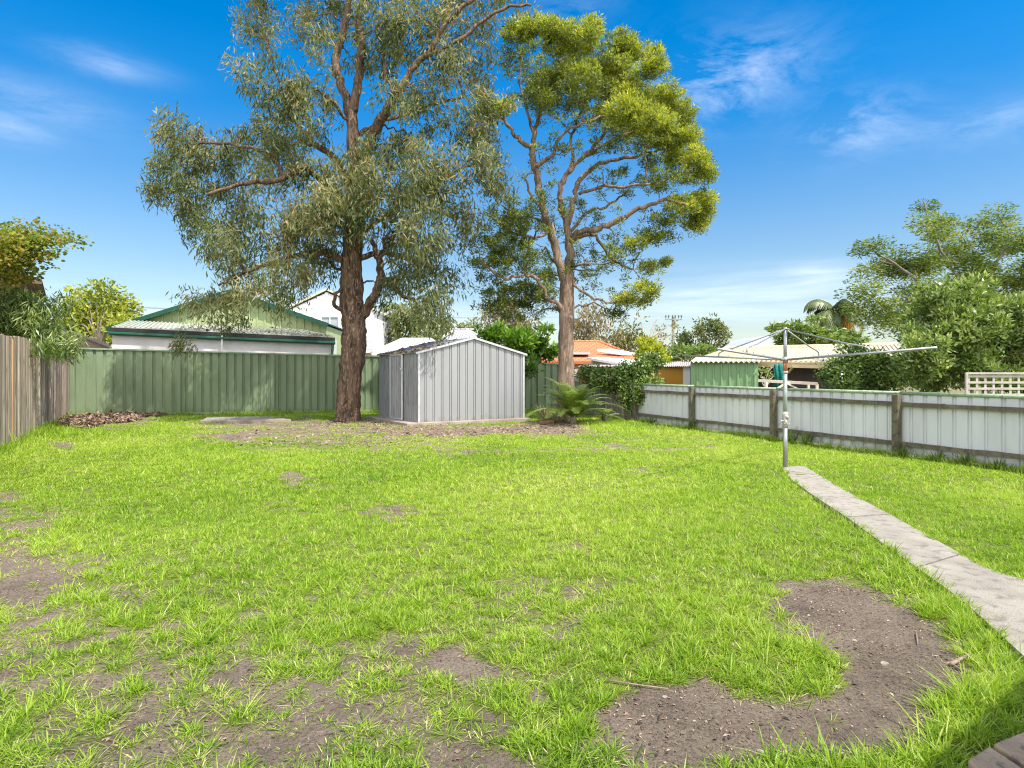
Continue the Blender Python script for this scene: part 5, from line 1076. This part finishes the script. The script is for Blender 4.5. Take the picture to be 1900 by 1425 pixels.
def tiles(name, c1, c2, sc_=1.0):
    m, t, b = newmat(name); n = t.nodes; l = t.links; co = n.new('ShaderNodeTexCoord'); br = n.new('ShaderNodeTexBrick'); br.inputs['Scale'].default_value = 1.0
    mp = n.new('ShaderNodeMapping'); mp.inputs['Rotation'].default_value = (0, 0, 0); l.new(co.outputs['Object'], mp.inputs[0]); l.new(mp.outputs[0], br.inputs[0])
    br.inputs['Brick Width'].default_value = .3; br.inputs['Row Height'].default_value = .36; br.inputs['Mortar Size'].default_value = .03; br.inputs['Mortar Smooth'].default_value = .6
    br.inputs['Color1'].default_value = hexv(c1); br.inputs['Color2'].default_value = hexv(c2); br.inputs['Mortar'].default_value = hexv(tuple(v * .55 for v in c1))
    l.new(br.outputs[0], b.inputs['Base Color']); b.inputs['Roughness'].default_value = .8
    bp = n.new('ShaderNodeBump'); bp.inputs['Distance'].default_value = .03; bp.invert = True; l.new(br.outputs['Fac'], bp.inputs['Height']); l.new(bp.outputs[0], b.inputs['Normal']); return m
orange_t = tiles('terracotta_tiles', (.62, .20, .08), (.56, .17, .07)); grey_t = tiles('grey_tiles', (.42, .42, .43), (.34, .34, .36))
brick_w = tiles('tan_brick', (.45, .30, .14), (.40, .26, .12)); orange_g = M('gutter_terracotta', (.50, .14, .06), rough=.5)
bpy.data.materials['gutter_terracotta'].name = 'gutter_tile_roof_house'
tr, c_, ra, rb = hip_house('tile_roof_house', 'house with orange tiled hip roof right of the paperbark trunk', (1000, 1205), 30, 11, 671, (1060, 1112, 634), orange_t, brick_w)
a = P(1140, 656, 31.6); MB().hexa([a + Vector(v) for v in ((-.9, 0, .12), (.3, -.4, -.1), (1.1, -.3, -.1), (-.1, .2, .14))][::1], [a + Vector(v) + up * .12 for v in ((-.9, 0, .12), (.3, -.4, -.1), (1.1, -.3, -.1), (-.1, .2, .14))]).build('skylight', white_wood, tr)
a = P(1070, 656, 31.4); MB().box(a, (1.3, .9, .12)).build('skylight', blind, tr)
hip_house('grey_roof_house', 'house with grey tiled hip roof showing above the shed ridge', (775, 960), 33, 10, 640, (835, 905, 612), grey_t, white_rend)
hip_house('grey_roof_house', 'low pale grey roofed house left of the shed roof', (690, 830), 27, 7, 655, (745, 800, 630), M('pale_grey_roof', (.52, .53, .54), (.42, .43, .45), 2, .6), white_rend)
# pinkish brick house far left
ph = thing('brick_house', 'pinkish brick house with dark sloping gutter left of the garage', 'house', grounded(165, 27)); pinkb = tiles('pink_brick', (.50, .36, .31), (.44, .31, .27))
pa = [P(60, 585, 27), P(128, 613, 27), P(207, 643, 27)]
v = [Vector((pa[0].x, 27, 0)), Vector((pa[2].x, 27, 0)), pa[2], pa[0]]; MB().prism(v, (-3.9, 5, 0)).build('wall', pinkb, ph)
MB().hexa([pa[0] + Vector((-.1, -.3, 0)), pa[2] + Vector((.1, -.3, -.06)), pa[2] + Vector((-3.8, 5, -.06)), pa[0] + Vector((-4.0, 5, 0))], [q_ + up * .12 for q_ in (pa[0] + Vector((-.1, -.3, 0)), pa[2] + Vector((.1, -.3, -.06)), pa[2] + Vector((-3.8, 5, -.06)), pa[0] + Vector((-4.0, 5, 0)))]).build('roof', M('dark_tile', (.13, .11, .11), rough=.8), ph)
# brown house corner at far left
bh_ = thing('brick_house', 'brown house corner with overhanging eave half hidden by trees on the left', 'house', grounded(0, 19))
cn = P(46, 520, 18); ze = cn.z; cn.z = 0; fd = Vector((-.80, -.60, 0)); sd_ = Vector((-.72, .96, 0)).normalized()
brn = tiles('brown_brick', (.30, .22, .17), (.25, .18, .14))
w_ = [cn, cn + sd_ * 6, cn + sd_ * 6 + fd * 5, cn + fd * 5]
MB().hexa(w_[::-1], [v + up * ze for v in w_[::-1]]).build('wall', brn, bh_)
o_ = cn - fd * .42 - sd_ * .4 + up * ze; r0 = [o_, o_ + sd_ * 6.8, o_ + sd_ * 6.8 + fd * 5.8, o_ + fd * 5.8]; rg = [o_ + sd_ * 2.5 + fd * 2.9 + up * 1.1, o_ + sd_ * 4.3 + fd * 2.9 + up * 1.1]
MB().add(r0 + rg, [(0, 4, 3), (0, 1, 5, 4), (1, 2, 5), (2, 3, 4, 5), (0, 3, 2, 1)]).build('roof', M('brown_tile', (.24, .16, .12), (.18, .12, .09), 3, .8), bh_)
MB().bar(r0[0] - sd_ * .04 - up * .05, r0[3] - sd_ * .04 - up * .05, .06, .16).build('fascia', M('brown_fascia', (.16, .10, .08), rough=.6), bh_)

# white-roofed outbuilding below the orange roof
DO = 22
ob = thing('carport', 'white roofed outbuilding in front of the orange tiled house', 'shed', grounded(1120, DO))
q_ = quadp((1088, 663, DO), (1170, 677, DO - 1.2), (1190, 668, DO + 3), (1110, 662, DO + 4)); MB().hexa([v - up * .08 for v in q_], q_).build('roof', M('white_roof', (.80, .80, .82), rough=.5), ob)
cream = M('cream_boards', (.66, .52, .33), (.58, .45, .28), 3, .7)
a, b_ = P(1100, 0, DO + .2), P(1166, 0, DO - .9); za_, zb_ = P(0, 667, DO).z, P(0, 677, DO - 1.2).z
MB().hexa([(a.x, a.y, 0), (b_.x, b_.y, 0), (b_.x + .3, b_.y + 3, 0), (a.x + .3, a.y + 3, 0)], [(a.x, a.y, za_), (b_.x, b_.y, zb_), (b_.x + .3, b_.y + 3, zb_), (a.x + .3, a.y + 3, za_)]).build('wall', cream, ob)
DL = 19.8
lo_ = thing('low_outbuilding', 'low shed with thin corrugated roof and ochre wall behind the creeper', 'shed', grounded(1150, DL))
wallm = M('ochre_boards', (.50, .25, .03), (.42, .20, .025), 4, .75, 0, .004, 20, (1, 1, .15)); corr = M('corrugated_iron', (.66, .62, .58), (.50, .46, .43), 5, .6, .2, c3=(.38, .24, .2))
def corr_roof(q0, q1, q2, q3, th, mat, name, par, nr=30):          # q0,q1 front edge; q2,q3 back edge; waves run front to back
    vs = []; fs = []
    for i in range(nr * 2 + 1):
        f_ = i / (nr * 2); h_ = th * (1 if i % 2 else -1) * .5; a = q0.lerp(q1, f_); b_ = q3.lerp(q2, f_)
        vs += [a + up * h_, b_ + up * h_, a + up * (h_ - .012), b_ + up * (h_ - .012)]
    for i in range(nr * 2):
        k_ = i * 4; fs += [(k_, k_ + 4, k_ + 5, k_ + 1), (k_ + 2, k_ + 3, k_ + 7, k_ + 6), (k_, k_ + 2, k_ + 6, k_ + 4)]
    MB().add(vs, fs).build(name, mat, par)
corr_roof(P(1072, 680, DL), P(1172, 679, DL - .4), P(1180, 676, DL + 2.5), P(1085, 677, DL + 2.5), .035, corr, 'roof', lo_, 40)
a, b_ = P(1082, 0, DL + .15), P(1170, 0, DL - .2); zz = P(0, 681, DL).z
MB().hexa([(a.x, a.y, 0), (b_.x, b_.y, 0), (b_.x, b_.y + 2, 0), (a.x, a.y + 2, 0)], [(a.x, a.y, zz), (b_.x, b_.y, zz), (b_.x, b_.y + 2, zz), (a.x, a.y + 2, zz)]).build('wall', wallm, lo_)
lf = thing('boundary_wall', 'pale grey wall seen between the paperbark and the creeper', 'wall', grounded(1090, 21.3))
a, b_ = P(1050, 684, 21.2), P(1135, 686, 21.0); MB().hexa([(a.x, a.y, 0), (b_.x, b_.y, 0), (b_.x, b_.y + .12, 0), (a.x, a.y + .12, 0)], [(a.x, a.y, a.z), (b_.x, b_.y, b_.z), (b_.x, b_.y + .12, b_.z), (a.x, a.y + .12, a.z)]).build('wall', white_rend, lf)
DY = 17.2
ys_ = thing('ochre_shed', 'ochre timber shed with corrugated roof behind the white fence', 'shed', grounded(1245, DY))
corr_roof(P(1208, 679, DY), P(1288, 679, DY - .4), P(1286, 671, DY + 2.4), P(1212, 672, DY + 2.4), .04, corr, 'roof', ys_, 22)
def wallbox(x0, x1, D0, D1, ytop, mat, par, name='wall', dep=2.0):
    a, b_ = P(x0, ytop, D0), P(x1, ytop, D1); MB().hexa([(a.x, a.y, 0), (b_.x, b_.y, 0), (b_.x, b_.y + dep, 0), (a.x, a.y + dep, 0)], [(a.x, a.y, a.z), (b_.x, b_.y, b_.z), (b_.x, b_.y + dep, b_.z), (a.x, a.y + dep, a.z)]).build(name, mat, par)
wallbox(1205, 1267, DY + .1, DY - .1, 680, wallm, ys_); wallbox(1268, 1281, DY - .15, DY - .2, 680, white_wood, ys_, 'white_post')
DS = 15.6
gs = thing('green_shed', 'low green ribbed metal shed with cream roof edge behind the white fence', 'shed', grounded(1345, DS))
a, b_ = P(1282, 0, DS), P(1407, 0, DS - .5); zt_ = P(0, 671, DS).z; a.z = b_.z = 0
gsm = M('shed_green', (.15, .26, .12), (.18, .30, .15), 2, .55)
MB().sheet(a, b_, lambda q: 0, lambda q: zt_, [(0, 0), (.62, 0), (.70, .03), (.85, .03)], .2, rows=1).build('wall', gsm, gs)
MB().hexa([a + Vector((.02, .05, 0)), b_ + Vector((-.02, .05, 0)), b_ + Vector((.9, 2.6, 0)), a + Vector((.9, 2.6, 0))], [v + up * (zt_ - .03) for v in (a + Vector((.02, .05, 0)), b_ + Vector((-.02, .05, 0)), b_ + Vector((.9, 2.6, 0)), a + Vector((.9, 2.6, 0)))]).build('side_wall', gsm, gs)
cr_roof = M('cream_metal_roof', (.58, .49, .34), (.50, .42, .29), 1.5, .55)
corr_roof(P(1278, 671, DS - .15), P(1409, 671, DS - .6), P(1412, 662, DS + 2.6), P(1290, 662, DS + 2.8), .05, cr_roof, 'roof', gs, 14)
# cream roofed house
DC = 20
ch = thing('cream_roof_house', 'long house with cream ribbed metal roof behind the green shed', 'house', grounded(1500, DC))
F0, F1, K1, K0 = P(1285, 668, DC - .5), P(1700, 676, DC - 4), P(1665, 641, DC + 2.5), P(1345, 648.5, DC + 4.5)
def ribroof(F0, F1, K1, K0, mat, par, nr=40):
    mb_2 = MB(); mb_2.hexa([v - up * .05 for v in (F0, F1, K1, K0)], [F0, F1, K1, K0])
    for i in range(nr):
        f_ = (i + .5) / nr; mb_2.bar(F0.lerp(F1, f_) + up * .02, K0.lerp(K1, f_) + up * .02, .05, .045)
    mb_2.build('roof', mat, par)
ribroof(F0, F1, K1, K0, cr_roof, ch, 44)
MB().tube([K0 + up * .03, K1 + up * .03], .09, 8).build('ridge_cap', cr_roof, ch)
MB().bar(F0 + Vector((0, -.05, -.10)), F1 + Vector((0, -.05, -.10)), .08, .15).build('fascia', M('mustard_fascia', (.55, .44, .24), rough=.6), ch)
brw = M('brown_boards', (.12, .085, .085), (.09, .065, .065), 4, .75, 0, .004, 10, (1, 1, .1))
a, b_ = F0 + Vector((.3, .7, 0)), F1 + Vector((-.3, .7, 0)); MB().hexa([(a.x, a.y, 0), (b_.x, b_.y, 0), (b_.x, b_.y + 2.5, 0), (a.x, a.y + 2.5, 0)], [(a.x, a.y, a.z - .06), (b_.x, b_.y, b_.z - .06), (b_.x, b_.y + 2.5, b_.z - .06), (a.x, a.y + 2.5, a.z - .06)]).build('wall', brw, ch)
DR = 17.4
mb = MB(); mb.bar(P(1470, 679, DR), P(1555, 682, DR - .6), .1, .09); mb.bar(P(1473, 679, DR), P(1462, 692, DR + .4), .05, .05); mb.build('verandah_beam', cream, ch)
# veranda rail
vr = thing('timber_railing', 'cream timber railing with slanted braces above the white fence', 'railing', grounded(1460, 14.5))
cream2 = M('cream_rail_paint', (.74, .66, .54), (.64, .56, .46), 6, .7)
mb = MB(); mb.bar(P(1407, 706, 14.8), P(1517, 712, 14.0), .05, .07); mb.build('top_rail', cream2, vr)
for px in (1422, 1456, 1500, 1516): a = P(px, 708 + (px - 1407) * .04, 14.4); MB().bar(a, Vector((a.x, a.y, 0)), .05, .05).build('baluster', cream2, vr)
for p0, p1 in (((1456, 712), (1438, 724)), ((1456, 709), (1480, 722))): MB().bar(P(*p0, 14.35), P(*p1, 14.35), .04, .04).build('brace', cream2, vr)
# teal shade cloth
mb = MB(); nq = 14
vs = []
for i in range(nq + 1):
    f_ = i / nq; off_ = .05 * math.sin(f_ * 14)
    for py in (676, 700, 730): a = P(1434 + 18 * f_ + (3 if py > 690 else 0), py, 16.2 + off_); vs.append(a)
mb.add(vs, [(i * 3 + j, i * 3 + j + 3, i * 3 + j + 4, i * 3 + j + 1) for i in range(nq) for j in range(2)])
o = mb.build('shade_cloth', M('teal_cloth', (.02, .26, .22), (.015, .2, .17), 4, .8), origin=grounded(1443, 16.2), smooth=True); md = o.modifiers.new('thick', 'SOLIDIFY'); md.thickness = .01
tag(o, 'hanging teal green shade cloth beside the brown house wall', 'shade cloth')
tree('bare_shrub', 'scraggly pale stemmed shrub between the green shed and the teal cloth', 'shrub', grounded(1420, 15.2), 15.2, [[(1420, 790, 0, 2), (1419, 720, 0, 1.5), (1417, 700, 0, 1)], [(1419, 712, 0, 1), (1424, 692, 0, .7), (1430, 682, 0, .5)], [(1419, 716, 0, 1), (1412, 700, 0, .7), (1411, 685, 0, .5)], [(1420, 718, 0, 1), (1428, 705, 0, .7), (1434, 700, 0, .5)]],
     [(1420, 688, 12, 8, 1), (1426, 700, 9, 8, .8), (1412, 696, 6, 8, .6)], pale_l, M('pale_stem', (.50, .44, .36), rough=.9), dict(clumps=130, leaves=14, spread=.12, depth=.2, mode='rand', L=.07, W=.035, t0=.6, tl=.2, thick=1))
# distant grey gable
dg = thing('grey_gable_house', 'distant grey gabled roof seen through the clothes hoist struts', 'house', grounded(1400, 34)); grey_r = M('far_grey_roof', (.40, .42, .46), (.34, .36, .40), 2, .7)
q_ = quadp((1345, 668, 34), (1450, 668, 33), (1425, 622, 38), (1400, 628, 38)); MB().prism(q_, (0, 4, 0)).build('roof', grey_r, dg)
a, b_ = P(1350, 668, 34.2), P(1448, 668, 33.4); MB().hexa([(a.x, a.y, 0), (b_.x, b_.y, 0), (b_.x, 40, 0), (a.x, 40, 0)], [(a.x, a.y, a.z), (b_.x, b_.y, a.z), (b_.x, 40, a.z), (a.x, 40, a.z)]).build('wall', white_rend, dg)

# lattice screen
lat = thing('lattice_screen', 'grey timber lattice screen rising above the right end of the white fence', 'lattice', grounded(1840, 9.1)); DLt = 9.1; lm = M('grey_lattice', (.46, .42, .37), (.34, .31, .27), 8, .85)
x0, x1 = P(1790, 0, DLt).x, P(2010, 0, DLt).x; zt_, zb_ = P(0, 692, DLt).z, P(0, 735, DLt).z; mb = MB()
xx = x0 + .06
while xx < x1: mb.box((xx, DLt, (zt_ + zb_) / 2 - .1), (.035, .008, zt_ - zb_ + .2)); xx += .128
for i in range(4): mb.box(((x0 + x1) / 2, DLt - .009, zt_ - .05 - i * .095), (x1 - x0, .008, .034))
mb.build('slats', lm, lat)
mb = MB(); mb.box(((x0 + x1) / 2, DLt - .022, zt_ - .005), (x1 - x0, .016, .03)); mb.box((x0 + .012, DLt - .02, (zt_) / 2), (.03, .03, zt_)); mb.box((x1 - .03, DLt - .02, (zt_) / 2), (.05, .05, zt_)); mb.build('frame', lm, lat)

# power pole and wires
DPp = 88; pp0 = grounded(1249, DPp); pw = thing('power_pole', 'distant timber power pole with a crossarm of insulators', 'power pole', pp0); pole_m = M('pole_timber', (.30, .30, .22), (.22, .22, .17), 4, .9)
zt_ = P(0, 590, DPp).z; MB().tube([pp0, pp0 + up * (zt_ + .1)], [.27, .2], 10).build('pole', pole_m, pw)
MB().box(pp0 + Vector((0, -.25, zt_ - .25)), (2.5, .14, .16), .12).build('crossarm', pole_m, pw); MB().box(pp0 + Vector((-.4, -.25, P(0, 622, DPp).z)), (1.7, .12, .14), .12).build('crossarm', pole_m, pw)
ins = M('insulator', (.12, .12, .13), rough=.3)
tips = []
for dx in (-1.15, -.75, -.15, .25, .75, 1.15):
    a = pp0 + Vector((dx, -.25, zt_ - .15)); MB().tube([a, a + up * .18, a + up * .2, a + up * .5, a + up * .55], [.03, .03, .09, .11, .05], 6).build('insulator', ins, pw); tips.append(a + up * .45)
pl_ = thing('power_lines', 'thin power lines running from the pole to the left', 'power line', tips[0])
for i, a in enumerate((tips[0], tips[2], tips[5])):
    e_ = Vector((-75 - i * .8, 62, 10.5 + .1 * i)); pts = [a.lerp(e_, k / 20) - up * (1.6 * math.sin(math.pi * k / 20)) for k in range(21)]
    MB().tube(pts, .014, 4, cap=False).build('wire', ins, pl_)

# the house beside the camera whose eave shades the near corner
hs_ = thing('rear_house', 'house beside the viewer whose eave shades the bottom right corner', 'house', (4.5, 0, 0))
q0 = G(1900, 1310) + S / S.z * 2.4; q1 = G(1785, 1425) + S / S.z * 2.4; dd_ = (q0 - q1).normalized(); nb_ = Vector((dd_.y, -dd_.x, 0))
a = q1 - dd_ * 3.0; b_ = q0 + dd_ * 5.0; a.z = b_.z = 2.4
MB().hexa([a, b_, b_ + nb_ * 6, a + nb_ * 6], [a + up * .12, b_ + up * .12, b_ + nb_ * 6 + up * 1.4, a + nb_ * 6 + up * 1.4]).build('roof', grey_t, hs_)
a2, b2 = a + nb_ * .6 + dd_ * .3, b_ + nb_ * .6 - dd_ * .3; a2.z = b2.z = 0
MB().hexa([a2, b2, b2 + nb_ * 5, a2 + nb_ * 5], [v + up * 2.39 for v in (a2, b2, b2 + nb_ * 5, a2 + nb_ * 5)]).build('wall', white_wood, hs_)
print('objects', len(bpy.data.objects))
